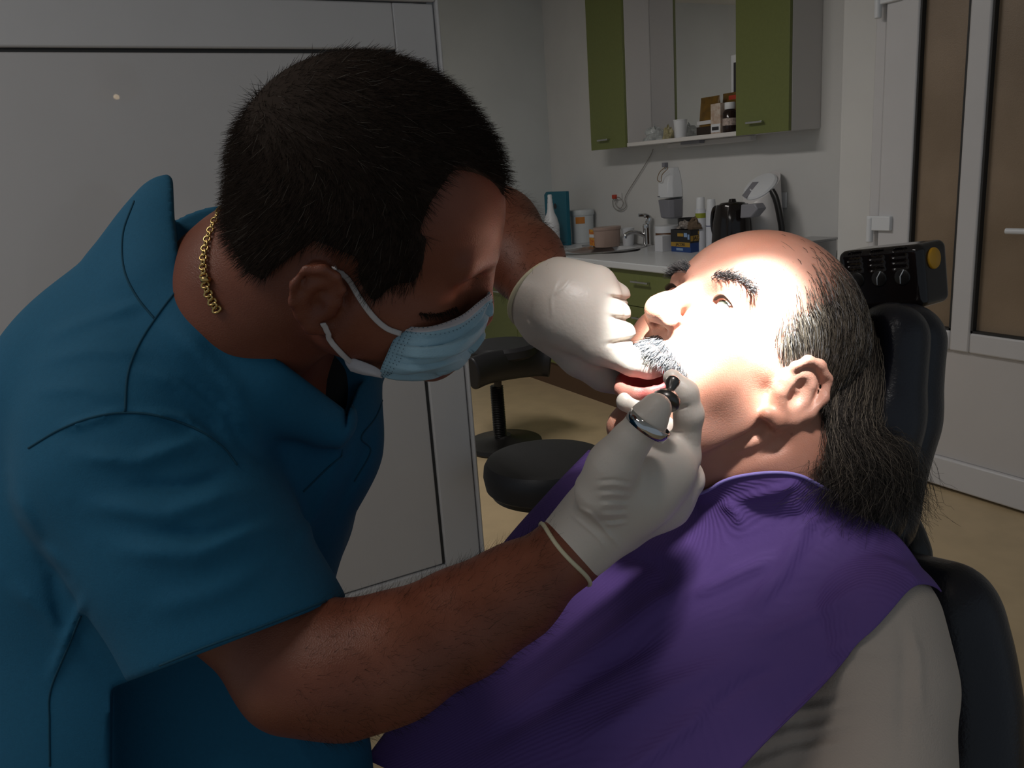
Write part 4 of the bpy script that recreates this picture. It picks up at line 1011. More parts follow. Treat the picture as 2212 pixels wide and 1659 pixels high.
# eyelashes under the brow, on the skin above the mask
n = 130; u = rng.random(n); ex = 905 + 80 * u; ey = 676 - 14 * u + 8 * np.sin(u * 3) + rng.normal(0, 1.5, n)
rt = np.array([surf(btree, a, b, .0003, V(a, b, .61)) for a, b in zip(ex, ey)])
strands('eyelashes', toW(rt), (np.tile([.5, -.9, .1], (n, 1)) + rng.normal(0, .2, (n, 3))) @ CM.T, .006, .00022, M['hair_d'], dentist, seg=2)
n = 340; u = rng.random(n); ex = 985 + 85 * u; ey = 640 - 62 * u ** .9 + rng.normal(0, 5, n)
rt = np.array([surf(btree, a, b, -.0003, V(a, b, .62)) for a, b in zip(ex, ey)]); ok = np.abs(rt[:, 2] + .62) < .05; rt = rt[ok]; n = len(rt)
strands('eyebrow', toW(rt), (np.tile([-.7, .35, .35], (n, 1)) + rng.normal(0, .2, (n, 3))) @ CM.T, .008, .00022, M['hair_d'], dentist, seg=2)
# hairs on the forearm
ap, an_ = sample_surface(*dm, 2600, lambda c, nn: ((pixof(c)[0] > 640) & (pixof(c)[0] < 1215) & (pixof(c)[1] > 1100)) * 1.0)
strands('forearm_hair', toW(ap), (an_ * .7 + np.array([.75, .25, 0]) + rng.normal(0, .35, an_.shape)) @ CM.T, rng.uniform(.006, .013, len(ap)), .00010, M['hair_d'], dentist, seg=2, curl=.15)
ap, an_ = sample_surface(*dm, 900, lambda c, nn: ((pixof(c)[0] > 1080) & (pixof(c)[0] < 1215) & (pixof(c)[1] < 640) & (c[:, 2] < -.75)) * 1.0)
strands('far_forearm_hair', toW(ap), (an_ * .7 + np.array([.5, -.5, 0]) + rng.normal(0, .35, an_.shape)) @ CM.T, rng.uniform(.006, .012, len(ap)), .00012, M['hair_d'], dentist, seg=2, curl=.15)
# seams and stitching of the scrub top
stree = bvh(sm)
M['seam'] = mat('scrub_seam', (.004, .055, .095), .9)
def seam(pts, r=.0009, lift=.0002):
    P = []
    for px, py in smooth_path([(x, y, 0) for x, y in pts], 10)[:, :2]:
        q = surf(stree, px, py, lift)
        if q is not None and (not P or abs(q[2] - P[-1][2]) < .03): P.append(q)
    if len(P) > 3: vobj('seam', tube(np.array(P), r, 6), M['seam'], dentist)
for s_ in ([(62, 968), (130, 928), (200, 902), (270, 892), (340, 898), (420, 925), (480, 965), (512, 1005)], [(394, 612), (345, 675), (300, 745), (276, 810), (270, 890)], [(290, 435), (266, 505), (268, 580), (295, 640), (335, 690)],
           [(600, 782), (500, 708), (410, 628)], [(746, 890), (743, 930), (737, 985)], [(737, 985), (700, 1018), (655, 1062)], [(345, 1437), (450, 1395), (560, 1355), (705, 1298)], [(108, 1655), (107, 1560), (110, 1490), (150, 1390), (190, 1290)],
           [(225, 1528), (300, 1552), (380, 1562), (460, 1552), (520, 1534)], [(835, 840), (812, 900), (780, 945), (800, 975), (765, 1040)]): seam(s_)
# trousers and shoes
hipw = W(320, 1800, .84)
tz = Field()
for s in (-1, 1):
    o = np.array([-.05, .10 * s, 0]); tz.chain([hipw + o * .8 + (0, 0, .08), hipw + o + (0, 0, -.06), np.array([hipw[0], hipw[1], .42]) + o * 1.1, np.array([hipw[0], hipw[1], .06]) + o * 1.2], [.10, .095, .072, .062], .04)
tzm = tz.mesh((hipw[0] - .25, hipw[1] - .32, -.02), (hipw[0] + .25, hipw[1] + .32, hipw[2] + .25), .008)
obj('trousers', tzm, M['scrubd'], dentist, autos=0)
for s in (-1, 1):
    o = np.array([hipw[0] - .06, hipw[1] + .12 * s, 0]); sf = Field(); sf.chain([o + (-.06, .0, .045), o + (.04, .0, .045), o + (.14, .0, .03)], [.042, .042, .030], .02); sf.cut(lambda p: -p[:, 2] + .001, .002)
    obj('shoe', sf.mesh(o - (.14, .08, .02), o + (.22, .08, .12), .005), M['wplastic'], dentist, autos=0)
# ------------------------------------------------------------------ the patient
def skin_lips(name, col, col2, lip, rough=.42):
    m = mat(name, col, rough, noise=1, nscale=14, col2=col2, bump=.22, bscale=800, sss=.15, spec=.4); nt = m.node_tree; b = nt.nodes['Principled BSDF']
    src = b.inputs['Base Color'].links[0].from_socket
    at_ = nt.nodes.new('ShaderNodeAttribute'); at_.attribute_name = 'lip'
    mx = nt.nodes.new('ShaderNodeMix'); mx.data_type = 'RGBA'; nt.links.new(at_.outputs['Fac'], mx.inputs[0]); nt.links.new(src, mx.inputs[6]); mx.inputs[7].default_value = (*lip, 1)
    nt.links.new(mx.outputs[2], b.inputs['Base Color'])
    # age spots
    tc = nt.nodes.new('ShaderNodeTexCoord'); vo = nt.nodes.new('ShaderNodeTexVoronoi'); vo.inputs['Scale'].default_value = 55; nt.links.new(tc.outputs['Object'], vo.inputs['Vector'])
    rp = nt.nodes.new('ShaderNodeValToRGB'); rp.color_ramp.elements[0].position = .04; rp.color_ramp.elements[0].color = (.55, .55, .55, 1); rp.color_ramp.elements[1].position = .11; rp.color_ramp.elements[1].color = (0, 0, 0, 1)
    nt.links.new(vo.outputs['Distance'], rp.inputs[0])
    m2 = nt.nodes.new('ShaderNodeMix'); m2.data_type = 'RGBA'; nt.links.new(rp.outputs[0], m2.inputs[0]); nt.links.new(mx.outputs[2], m2.inputs[6]); m2.inputs[7].default_value = (col2[0] * .6, col2[1] * .5, col2[2] * .45, 1)
    nt.links.new(m2.outputs[2], b.inputs['Base Color'])
    return m
M['skin_p'] = skin_lips('fair_skin', (.50, .25, .18), (.44, .19, .125), (.48, .09, .09))
M['hair_p'] = mat('grey_brown_hair', (.15, .12, .088), .5); M['hair_pd'] = mat('brown_hair', (.026, .019, .014), .55); M['hair_w'] = mat('white_hair', (.24, .225, .22), .5); M['hair_k'] = mat('dark_grey_hair', (.035, .036, .04), .55)
PR = np.array([[-.5095, -.6616, .5501], [.2462, .5005, .83], [-.8245, .5584, -.0921]]); u_, s_, v_ = np.linalg.svd(PR); PR = u_ @ v_; PT = np.array([.2117, .0147, -.8017])
def PH(*p): return PR @ np.array(p) + PT
def toP(v): return (v - PT) @ PR
patient = thing('person', W(1450, 1659, .85) * (1, 1, 0), 'bald patient with grey moustache lying back with open mouth', 'person')
H = Field(); base_head(H, jaw=.024, ear=(.98, .017, -.004))
H.el((0, -.020, .060), (.0785, .104, .090), k=.02)
H.rc((.044, .066, -.014), (.047, .058, -.042), .020, .018, k=.02)
H.el((0, .068, -.030), (.034, .030, .024), k=.015)                                   # muzzle
lipU = [(-.027, .083, -.054), (-.016, .0945, -.046), (-.006, .0995, -.043), (0, .099, -.0435), (.006, .0995, -.043), (.016, .0945, -.046), (.027, .083, -.054)]
lipL = [(-.028, .081, -.058), (-.020, .088, -.073), (-.009, .0935, -.0815), (0, .0945, -.0835), (.009, .0935, -.0815), (.020, .088, -.073), (.028, .081, -.058)]
H.chain(lipU, [.004, .0055, .006, .0055, .006, .0055, .004], .006); H.chain(lipL, [.004, .006, .0068, .007, .0068, .006, .004], .006)
H.sub(g_el((0, .085, -.062), (.0235, .045, .0165)), .003)
for s in (-1, 1):
    H.el((s * .0315, .0735, .0265), (.0145, .0142, .0138), k=.006)
    H.sub(g_el((s * .032, .0895, .0262), (.0125, .010, .0034)), .002)
    H.rc((s * .018, .095, -.018), (s * .033, .078, -.048), .004, .004, k=.012) if False else None
    H.sub(g_rc((s * .020, .101, -.012), (s * .036, .086, -.046), .0022, .0018), .008)            # cheek fold
F = Field()
for m, fn, k in H.ops: F.ops.append((m, (lambda p, fn=fn: fn((p - PT) @ PR)), k))
F.chain([PH(0, -.022, -.035), V(1665, 985, .80), V(1650, 1120, .84)], [.054, .055, .066], .03)
F.rc(PH(0, .02, -.085), V(1590, 1040, .81), .026, .036, k=.03)
F.chain([V(1690, 905, .765), V(1600, 1015, .775)], [.012, .012], .02)                     # neck cord
F.sub(g_rc(V(1520, 1000, .745), V(1640, 930, .735), .004, .004), .012); F.sub(g_rc(V(1530, 1025, .75), V(1690, 960, .735), .003, .003), .012)
F.chain([V(1650, 1120, .86), V(1520, 1400, .91)], [.08, .10], .04)
F.chain([V(1890, 1345, .745), V(1925, 1640, .72), V(1830, 1900, .69)], [.04, .036, .035], .03)
F.chain([V(1640, 1160, .87), V(1890, 1345, .745)], [.05, .04], .03)
F.chain([V(1830, 1900, .69), V(1400, 1900, .66), V(1020, 1800, .70)], [.035, .032, .026], .02)
pm = F.mesh(*bounds([V(1300, 480, .66), V(2100, 480, 1.0), V(950, 1950, .66), V(2100, 1950, .9)], .02), .0022)
pb = vobj('body', pm, M['skin_p'], patient)
q = toP(pm[0])
lipv = np.zeros(len(q))
for ch, r in ((lipU, .0072), (lipL, .0092)):
    for a, b in zip(ch[:-1], ch[1:]): lipv = np.maximum(lipv, np.clip((r - g_rc(a, b, 0, 0)(q)) / .003, 0, 1) * (q[:, 2] < -.0425 if ch is lipU else np.ones(len(q), bool)))
lipv = np.maximum(lipv, np.clip(-(g_el((0, .082, -.062), (.0255, .047, .0185))(q)) / .001, 0, 1))
at_ = pb.data.attributes.new('lip', 'FLOAT', 'POINT'); at_.data.foreach_set('value', lipv.astype(np.float32))
ptree = bvh(pm)
def pobj(name, m, mt, par=None, **kw): return vobj(name, (np.asarray(m[0]) @ PR.T + PT, m[1]), mt, par or patient, **kw)
# eyes
M['eyew'] = mat('eye_white', (.75, .70, .66), .15); M['iris'] = mat('grey_green_iris', (.16, .17, .12), .15); M['pupil'] = mat('pupil', (.004, .004, .004), .1)
gz_ = np.array([-.05, .9, .35]); gz_ /= np.linalg.norm(gz_)
for s in (-1, 1):
    c = np.array([s * .0315, .0738, .0265])
    e = pobj('eye', lathe([(.0119 * math.sin(a), -.0119 * math.cos(a)) for a in np.linspace(.01, math.pi - .01, 20)], c, axis=gz_, n=24), M['eyew'])
    pobj('iris', lathe([(.0119 * math.sin(a) + .0002, .0119 * math.cos(a) + .0002) for a in np.linspace(.5, .2, 6)], c, axis=gz_, n=24, cap=False), M['iris'], e)
    pobj('pupil', lathe([(.0119 * math.sin(a) + .0001, .0119 * math.cos(a) + .0003) for a in np.linspace(.22, .01, 5)], c, axis=gz_, n=20, cap=False), M['pupil'], e)
# teeth
M['tooth'] = mat('tooth', (.70, .64, .52), .25)
def tooth(c, w, h, d, a, up):
    v = []; f = []
    for k, (sz_, wz) in enumerate(((0, .75), (.25, .95), (.8, 1.0), (1.0, .85))):
        for i in range(10):
            t = 2 * math.pi * i / 10; x = w / 2 * wz * math.copysign(abs(math.cos(t)) ** .6, math.cos(t)); y = d / 2 * wz * math.copysign(abs(math.sin(t)) ** .6, math.sin(t))
            v.append((c[0] + x * math.cos(a) - y * math.sin(a), c[1] + x * math.sin(a) + y * math.cos(a), c[2] - up * sz_ * h))
    for k in range(3):
        for i in range(10): j = (i + 1) % 10; f.append((k * 10 + i, k * 10 + j, (k + 1) * 10 + j, (k + 1) * 10 + i))
    f.append(tuple(range(9, -1, -1))); f.append(tuple(range(30, 40))); return v, f
for k in range(-4, 5):
    if k == 0: continue
    t = (abs(k) - .5) * .0072; s = np.sign(k); x = s * min(t, .021); y = .0905 - 18 * x * x - .012 * max(0, abs(k) - 3)
    pobj('tooth', tooth((x, y, -.0455), .0075, .0085, .006, -s * .28 * abs(k) * .5, 1), M['tooth'])
    y2 = .084 - 20 * x * x
    pobj('tooth', tooth((x * .92, y2 - .003, -.0795), .0062, .0065, .006, -s * .3 * abs(k) * .5, -1), M['tooth'])
# moustache, brows, lashes, stubble
def on_face(x, z, y0=.16):
    """drop (x,z) points onto the face from the front, patient frame"""
    out = []; nrm = []
    for a, b in zip(x, z):
        o = Vector(PH(a, y0, b)); d = Vector(PR @ np.array([0, -1.0, 0])); h = ptree.ray_cast(o, d)
        out.append(toP(np.array(h[0])) if h[0] is not None else np.array([a, .08, b])); nrm.append(np.array(h[1]) @ PR if h[1] is not None else np.array([0, 1., 0]))
    return np.array(out), np.array(nrm)
def pstr(name, roots, dirs, *a, **k): return strands(name, toW(roots @ PR.T + PT), dirs @ PR.T @ CM.T, *a, patient, **k)
n = 3000; u = rng.uniform(-1, 1, n); x = u * .037; ztop = -.0245 - .020 * np.abs(u) ** 1.5; zbot = -.041 - .014 * u ** 2
z = ztop + (zbot - ztop) * rng.random(n) ** .8
rt, rn = on_face(x, z); dr_ = np.stack([u * .75, .42 + 0 * u, -1.0 + .25 * np.abs(u)], 1) + rng.normal(0, .16, (n, 3))
Ls = rng.uniform(.010, .0175, n)
sel = rng.random(n) < .34 + .14 * (u < 0)
pstr('moustache', rt[sel], dr_[sel], Ls[sel], .00034, M['hair_w'], seg=4, droop=(0, 0, 0), curl=.10)
pstr('moustache_dark_hairs', rt[~sel], dr_[~sel], Ls[~sel], .00034, M['hair_k'], seg=4, curl=.10)
for s in (-1, 1):
    n = 340; u = rng.random(n); x = s * (.016 + .036 * u); z = .0455 + .0075 * np.sin(u * 2.6) - .003 * u + rng.normal(0, .0022, n); rt, rn = on_face(x, z)
    dr_ = np.stack([np.full(n, s * .9), np.full(n, .1), .25 - .5 * u], 1) + rn * .25 + rng.normal(0, .18, (n, 3))
    pstr('eyebrow', rt, dr_, rng.uniform(.007, .012, n), .00032, M['hair_k'], seg=3, curl=.06)
    gsel = rng.random(n) < .55
    pstr('grey_brow_hairs', rt[gsel], dr_[gsel], .011, .00024, M['hair_w'], seg=3, curl=.06)
    n = 70; u = np.linspace(0, 1, n); x = s * (.0315 + (u - .5) * .023); z = .0265 + .0042 * np.sin(u * math.pi); rt = np.stack([x, .0735 + np.sqrt(np.maximum(.0142 ** 2 - (x - s * .0315) ** 2 - (z - .0265) ** 2, 0)), z], 1)
    pstr('eyelashes', rt, np.stack([np.full(n, s * .2), np.full(n, .8), np.full(n, .1)], 1), .006, .0003, M['hair_pd'], seg=2, droop=(0, 0, .4))

# hair: bald on top, combed back from the temples over the sides into a ponytail
Hc = Field(); Hc.el((0, -.022, .058), (.0835, .110, .088), k=.02); Hc.el((0, -.050, .0), (.070, .066, .070), k=.03)
Hc.el((-.066, .010, .035), (.012, .026, .034), k=.015); Hc.el((.066, .010, .035), (.012, .026, .034), k=.015)
def phair(p):
    x, y, z = np.abs(p[:, 0]), p[:, 1], p[:, 2]
    fr = y - np.interp(z, [-.03, .01, .03, .06, .09, .12, .16], [-.03, .012, .030, .030, .008, -.05, -.12])
    top = z - np.interp(y, [-.14, -.10, -.05, .0, .05], [.150, .140, .118, .098, .078])
    low = np.interp(y, [-.14, -.05, -.035, -.018, .004, .014, .04], [-.075, -.075, -.03, .030, .034, .012, .004]) - z
    return np.maximum(np.maximum(fr, top), low) * .8
Hc.cut(phair, .004)
hm_ = Hc.mesh((-.11, -.16, -.10), (.11, .08, .17), .0026)
pobj('hair', hm_, M['hair_pd'])
def grad_proj(Fd, p, off, it=4):
    for _ in range(it):
        d = Fd.ev(p); g = np.stack([(Fd.ev(p + e) - d) / 1e-4 for e in np.eye(3) * 1e-4], 1); g /= np.linalg.norm(g, axis=1)[:, None] + 1e-9
        p = p - g * (d - off)[:, None]
    return p
Hs = Field(); Hs.el((0, -.022, .058), (.0835, .110, .088), k=.02); Hs.el((0, -.050, .0), (.070, .066, .070), k=.03); Hs.el((-.066, .010, .035), (.012, .026, .034), k=.015)
def comb(n, seed, near, GP):
    rg = np.random.default_rng(seed); pr_, _ = sample_surface(*hm_, n, lambda c, nn: (((c - np.array([0, -.02, .05])) * nn).sum(1) > 0) * (c[:, 0] < .03) * (np.exp(-np.maximum(-phair(c), 0) / .03) * near + (1 - near)))
    K = 9; paths = np.zeros((n, K, 3)); p = pr_.copy(); paths[:, 0] = p; Lr = rg.uniform(.05, .09, n)
    for k in range(1, K):
        d = GP - p; d /= np.linalg.norm(d, axis=1)[:, None]; d = d + rg.normal(0, .10, d.shape) + np.array([0, -.25, -.10])
        p = p + d * (Lr / (K - 1))[:, None]; p = grad_proj(Hs, p, rg.uniform(.0005, .004, n) if k > 1 else .001, 2); paths[:, k] = p
    return paths
GP = np.array([-.03, -.085, -.075])
for i, (mt_, n, near) in enumerate(((M['hair_p'], 4200, .75), (M['hair_pd'], 4200, .2), (M['hair_w'], 900, .9))):
    pt_ = comb(n, 20 + i, near, GP); strand_paths(('combed_hair', 'combed_dark_hair', 'combed_grey_hair')[i], toW(pt_.reshape(-1, 3) @ PR.T + PT).reshape(pt_.shape), .0003, mt_, patient)
# ponytail
tail = smooth_path([V(1838, 690, .85), V(1822, 800, .822), V(1800, 890, .80), V(1800, 960, .785), V(1818, 1020, .775), V(1800, 1068, .775)], 6)
T = Field(); T.chain([tail[0], tail[6], tail[12], tail[20], tail[-4]], [.012, .022, .025, .030, .018], .02)
tm_ = T.mesh(*bounds(tail, .06), .003)
pt = vobj('ponytail', tm_, M['hair_pd'], patient)
def tailhair(n, seed, out):
    rg = np.random.default_rng(seed); K = len(tail); a = rg.uniform(0, 6.283, n); rr = np.sqrt(rg.uniform(.55, 1, n)) * out
    prof = np.interp(np.linspace(0, 1, K), [0, .25, .5, .75, 1], [.022, .034, .036, .044, .036])
    t = np.gradient(tail, axis=0); u = np.cross(t, [0, 0, 1.0]); u /= np.linalg.norm(u, axis=1)[:, None]; w = np.array([0, 0, 1.0])
    P = tail[None] + prof[None, :, None] * rr[:, None, None] * (np.cos(a)[:, None, None] * u[None] + np.sin(a)[:, None, None] * w)
    P += np.cumsum(rg.normal(0, .0011, P.shape), 1)
    tt = np.linspace(0, 1, K)[None, :, None]; P += tt ** 3 * np.stack([rg.normal(.012, .022, n), rg.normal(0, .012, n), rg.normal(0, .012, n)], 1)[:, None]
    return toW(P.reshape(-1, 3)).reshape(P.shape)
strand_paths('ponytail_dark_strands', tailhair(7000, 5, 1.08), .00032, M['hair_pd'], patient)
strand_paths('ponytail_strands', tailhair(1300, 6, 1.14), .00030, M['hair_p'], patient)

# shirt
Sh = Field()
Sh.chain([V(1880, 1345, .745), V(1640, 1190, .88), V(1360, 1130, .97)], [.056, .075, .06], .05)
Sh.chain([V(1600, 1230, .90), V(1480, 1500, .90), V(1330, 1800, .86), V(1250, 2050, .82)], [.115, .135, .14, .14], .06)
Sh.chain([V(1770, 1420, .82), V(1700, 1700, .80)], [.09, .09], .05)
Sh.chain([V(1880, 1340, .745), V(1915, 1480, .73), V(1915, 1660, .715), V(1870, 1800, .70)], [.050, .0505, .0485, .050], .03)
Sh.sub(g_rc(PH(0, 0, -.06), V(1650, 1080, .83), .06, .066), .01)
Sh.disp = folds([([(1560 + 4 * i, 1560 + 24 * i), (1700, 1520 + 22 * i), (1860, 1500 + 20 * i)], 9, .0022 * (1 if i % 2 else -1)) for i in range(6)] + [([(1700, 1440), (1820, 1400), (1960, 1420)], 14, .002), ([(1960, 1330), (1985, 1420), (1990, 1560)], 8, .0025), ([(1930, 1320), (1950, 1400), (1945, 1660)], 10, -.002)], .85)
M['shirt'] = mat('white_jersey', (.50, .42, .36), .9, bump=.3, bscale=600)
shm = Sh.mesh(*bounds([V(1250, 1050, .68), V(2060, 1900, .68), V(1250, 1050, 1.05), V(1200, 2050, .9), V(2060, 1300, .7)], .06), .003)
vobj('shirt', shm, M['shirt'], patient)

# trousers of the patient, along the seat
hp_ = W(1250, 2050, .82); tp_ = Field()
for s in (-1, 1):
    o = np.array([.09 * s, 0, 0]); tp_.chain([hp_ + o + (0, -.02, -.02), hp_ + o + (0, -.42, .05), hp_ + o * 1.1 + (0, -.80, -.22)], [.095, .075, .05], .04)
obj('trousers', tp_.mesh(hp_ - (.3, 1.0, .4), hp_ + (.3, .2, .25), .008), mat('dark_trousers', (.03, .03, .04), .9), patient, autos=0)
# ------------------------------------------------------------------ purple paper bib
def bib_mat():
    m = mat('purple_paper_bib', (.13, .068, .28), .75, noise=.10, nscale=6); nt = m.node_tree; b = nt.nodes['Principled BSDF']
    tc = nt.nodes.new('ShaderNodeTexCoord'); mp = nt.nodes.new('ShaderNodeMapping'); mp.inputs['Rotation'].default_value = (0.4, 0.3, .9); nt.links.new(tc.outputs['Object'], mp.inputs[0])
    wv = nt.nodes.new('ShaderNodeTexWave'); wv.inputs['Scale'].default_value = 160; wv.inputs['Distortion'].default_value = 1.5; nt.links.new(mp.outputs[0], wv.inputs['Vector'])
    bp = nt.nodes.new('ShaderNodeBump'); bp.inputs['Strength'].default_value = .25; bp.inputs['Distance'].default_value = .001; nt.links.new(wv.outputs['Fac'], bp.inputs['Height']); nt.links.new(bp.outputs[0], b.inputs['Normal'])
    b.inputs['Transmission Weight'].default_value = 0
    return m
M['bib'] = bib_mat()
BG = [[(1272, 972, .985), (1385, 1010, .93), (1512, 1033, .80), (1600, 1027, .748), (1690, 1013, .748), (1740, 1030, .765), (1850, 1105, .765), (1942, 1162, .745), (2025, 1282, .725)],
      [(1180, 1068, .965), (1310, 1115, .90), (1450, 1140, .81), (1560, 1140, .765), (1660, 1130, .752), (1740, 1150, .745), (1850, 1200, .73), (1930, 1240, .715), (1962, 1277, .705)],
      [(1075, 1190, .94), (1220, 1245, .865), (1370, 1270, .80), (1490, 1270, .765), (1600, 1270, .745), (1700, 1290, .73), (1790, 1330, .712), (1850, 1360, .70), (1882, 1362, .697)],
      [(985, 1335, .91), (1125, 1385, .84), (1270, 1410, .785), (1390, 1420, .75), (1500, 1430, .73), (1600, 1450, .715), (1690, 1475, .705), (1745, 1490, .70), (1778, 1480, .695)],
      [(890, 1500, .87), (1010, 1540, .81), (1130, 1570, .76), (1250, 1590, .73), (1370, 1610, .71), (1470, 1625, .70), (1550, 1640, .695), (1600, 1650, .69), (1642, 1615, .69)],
      [(790, 1640, .83), (900, 1690, .78), (1010, 1730, .74), (1130, 1760, .715), (1240, 1780, .70), (1330, 1800, .69), (1400, 1810, .685), (1450, 1820, .68), (1485, 1785, .68)]]
b3 = spline_grid(np.array([[V(*p) for p in r] for r in BG]), 16, 18)
sh_ = b3.shape; fl_ = b3.reshape(-1, 3)
crease = folds([([(1100, 1560), (1300, 1400), (1450, 1290), (1560, 1240)], 26, .006), ([(1000, 1640), (1250, 1480), (1480, 1350)], 22, -.005), ([(1240, 1620), (1450, 1490), (1620, 1420)], 24, .005), ([(1480, 1300), (1600, 1240), (1700, 1200)], 14, .004),
                ([(1560, 1080), (1590, 1110), (1600, 1140)], 9, .004), ([(1590, 1080), (1680, 1060), (1730, 1040)], 9, .004), ([(1700, 1060), (1735, 1130), (1690, 1230), (1600, 1330)], 20, .005), ([(1320, 1180), (1420, 1230), (1440, 1300)], 20, -.005),
                ([(1180, 1300), (1300, 1230), (1400, 1170)], 22, .006), ([(1600, 1400), (1760, 1330), (1900, 1250)], 16, .003), ([(1500, 1560), (1620, 1470), (1700, 1440)], 16, -.003), ([(1880, 1200), (1950, 1230), (1990, 1270)], 8, .003), ([(1330, 1690), (1500, 1560), (1560, 1500)], 18, .004)])
du = np.gradient(b3, axis=1); dv = np.gradient(b3, axis=0); bn = np.cross(du, dv); bn /= np.linalg.norm(bn, axis=2)[..., None]; bn *= np.sign(bn[..., 2:3] + 1e-9); bn = bn.reshape(-1, 3)
Fn = Field(); Fn.ops = F.ops[len(H.ops):]
def clear(p, it=6, gap=.005):
    for _ in range(it):
        d = np.minimum(Sh.ev(p), Fn.ev(p)); g = np.stack([(np.minimum(Sh.ev(p + e), Fn.ev(p + e)) - d) / 1e-4 for e in np.eye(3) * 1e-4], 1); g /= np.linalg.norm(g, axis=1)[:, None] + 1e-9
        p = p + g * np.clip(gap - d, 0, .02)[:, None]
    return p
fl_ = clear(fl_); fl_ = fl_ + bn * (crease(fl_) + .006 * 0)[:, None]
fl_ = clear(fl_, 3, .003).reshape(sh_)
for _ in range(2): fl_[1:-1, 1:-1] = fl_[1:-1, 1:-1] * .6 + .1 * (fl_[:-2, 1:-1] + fl_[2:, 1:-1] + fl_[1:-1, :-2] + fl_[1:-1, 2:])
for _ in range(10): fl_[1:-1, -1] = fl_[1:-1, -1] * .5 + .25 * (fl_[:-2, -1] + fl_[2:, -1]); fl_[2:-1, -2] = fl_[2:-1, -2] * .6 + .2 * (fl_[1:-2, -2] + fl_[3:, -2])
bib = thing('paper_bib', toW(fl_[-1, -1]), 'purple paper bib spread over the patient\'s chest', 'bib')
vobj('sheet', sheet(fl_, .0012), M['bib'], bib)
top = fl_[0, 2 * 16 - 6:5 * 16 + 10]
vobj('neck_hem', tube(top + np.array([0, .0, .0012]), .0016, 6), mat('bib_bound_edge', (.30, .24, .62), .6), bib)
col3 = np.array([[V(1640, 1022, .742), V(1680, 1018, .740), V(1712, 1012, .744), V(1738, 1036, .752)], [V(1655, 1030, .741), V(1690, 1030, .738), V(1720, 1034, .742), V(1735, 1052, .75)]])
vobj('collar_fold', sheet(spline_grid(col3, 8, 6), .0012), M['bib'], bib)

# ------------------------------------------------------------------ dental chair
M['chair'] = mat('navy_black_leatherette', (.010, .010, .016), .30, bump=.2, bscale=350)
ped = W(1250, 2050, .82) * (1, 1, 0)
chair = thing('dental_chair', ped, 'black padded dental chair with headrest under the patient', 'dental chair')
Bk = Field()
for t in np.linspace(0, 1, 7):
    a = V(2052 + 40 * min(t * 3, 1), 1300 + 620 * t, .815 - .02 * t); b = V(1420 - 60 * t, 1130 + 900 * t, 1.16 - .02 * t)
    Bk.rc(a, b, .040, .040, k=.05)
bkm = Bk.mesh(*bounds([V(2140, 1200, .75), V(1300, 1100, 1.2), V(1300, 2100, 1.2), V(2140, 2000, .75)], .06), .005)
bkp = vobj('backrest', bkm, M['chair'], chair)
Hr = Field(); Hr.chain([V(1925, 728, .835), V(1905, 900, .825), V(1875, 1115, .815)], [.030, .031, .030], .03); Hr.chain([V(1770, 735, 1.02), V(1740, 900, 1.02), V(1700, 1100, 1.0)], [.03, .03, .03], .03)
for y in (735, 820, 910, 1000, 1100): Hr.rc(V(1925 - .13 * (y - 728), y, .83), V(1760, y, 1.02), .028, .028, k=.03)
Hr.sub(g_el(PH(0, -.03, .05), (.095, .120, .10), PR), .02)
hrm = Hr.mesh(*bounds([V(1990, 660, .78), V(1680, 660, 1.05), V(1680, 1180, 1.05), V(1950, 1180, .78)], .05), .004)
vobj('headrest_pad', hrm, M['chair'], chair)
Hb = Field(); Hb.chain([V(1953, 738, .868), V(1935, 900, .858), V(1893, 1130, .845)], [.034, .0345, .034], .03)
for y in (740, 830, 920, 1010, 1110): Hb.rc(V(1953 - .15 * (y - 738), y, .868), V(1790, y, 1.06), .033, .033, k=.03)
vobj('headrest_shell', Hb.mesh(*bounds([V(2030, 660, .80), V(1750, 660, 1.1), V(1700, 1180, 1.1), V(1990, 1180, .8)], .05), .004), M['chair'], chair)
vobj('hinge_arm', tube(smooth_path([V(1940, 1110, .90), V(1965, 1165, .885), V(1975, 1210, .88), V(1960, 1280, .90)], 6), [.018] * 19, 14), M['black'], chair)
# headrest control box
bx_ = np.array([.56, -.045, .82]); bx_ /= np.linalg.norm(bx_); by_ = np.array([-.12, .97, .20]); by_ -= bx_ * (bx_ @ by_); by_ /= np.linalg.norm(by_); bz_ = np.cross(bx_, by_)
BR = np.stack([bx_, by_, bz_], 1); bc = V(1928, 596, .93); hb_ = np.array([.0500, .0345, .028])
cb = thing('headrest_control', toW(bc), 'black headrest control box with a yellow button', 'control box')
K_ = Field(); K_.add(g_box(bc, hb_, BR, .009)); 
for i in range(3):
    for j in range(4): K_.sub(g_rc(bc + BR @ np.array([-.028 + i * .027 - .007, .030 - j * .0062, hb_[2] - (.004 if j == 0 else 0)]), bc + BR @ np.array([-.028 + i * .027 + .007, .030 - j * .0062, hb_[2] - (.004 if j == 0 else 0)]), .0019, .0019), .001)
vobj('case', K_.mesh(*bounds([bc - .07, bc + .07], 0), .0014), M['gblack'], cb)
vobj('yellow_button', lathe([(.001, -.003), (.0115, -.003), (.0115, .0015), (.0108, .0025), (.001, .0025)], bc + BR @ np.array([hb_[0], .0165, .004]), axis=bx_, n=28, sx=1.0), mat('yellow_plastic', (.55, .27, .01), .45), cb)
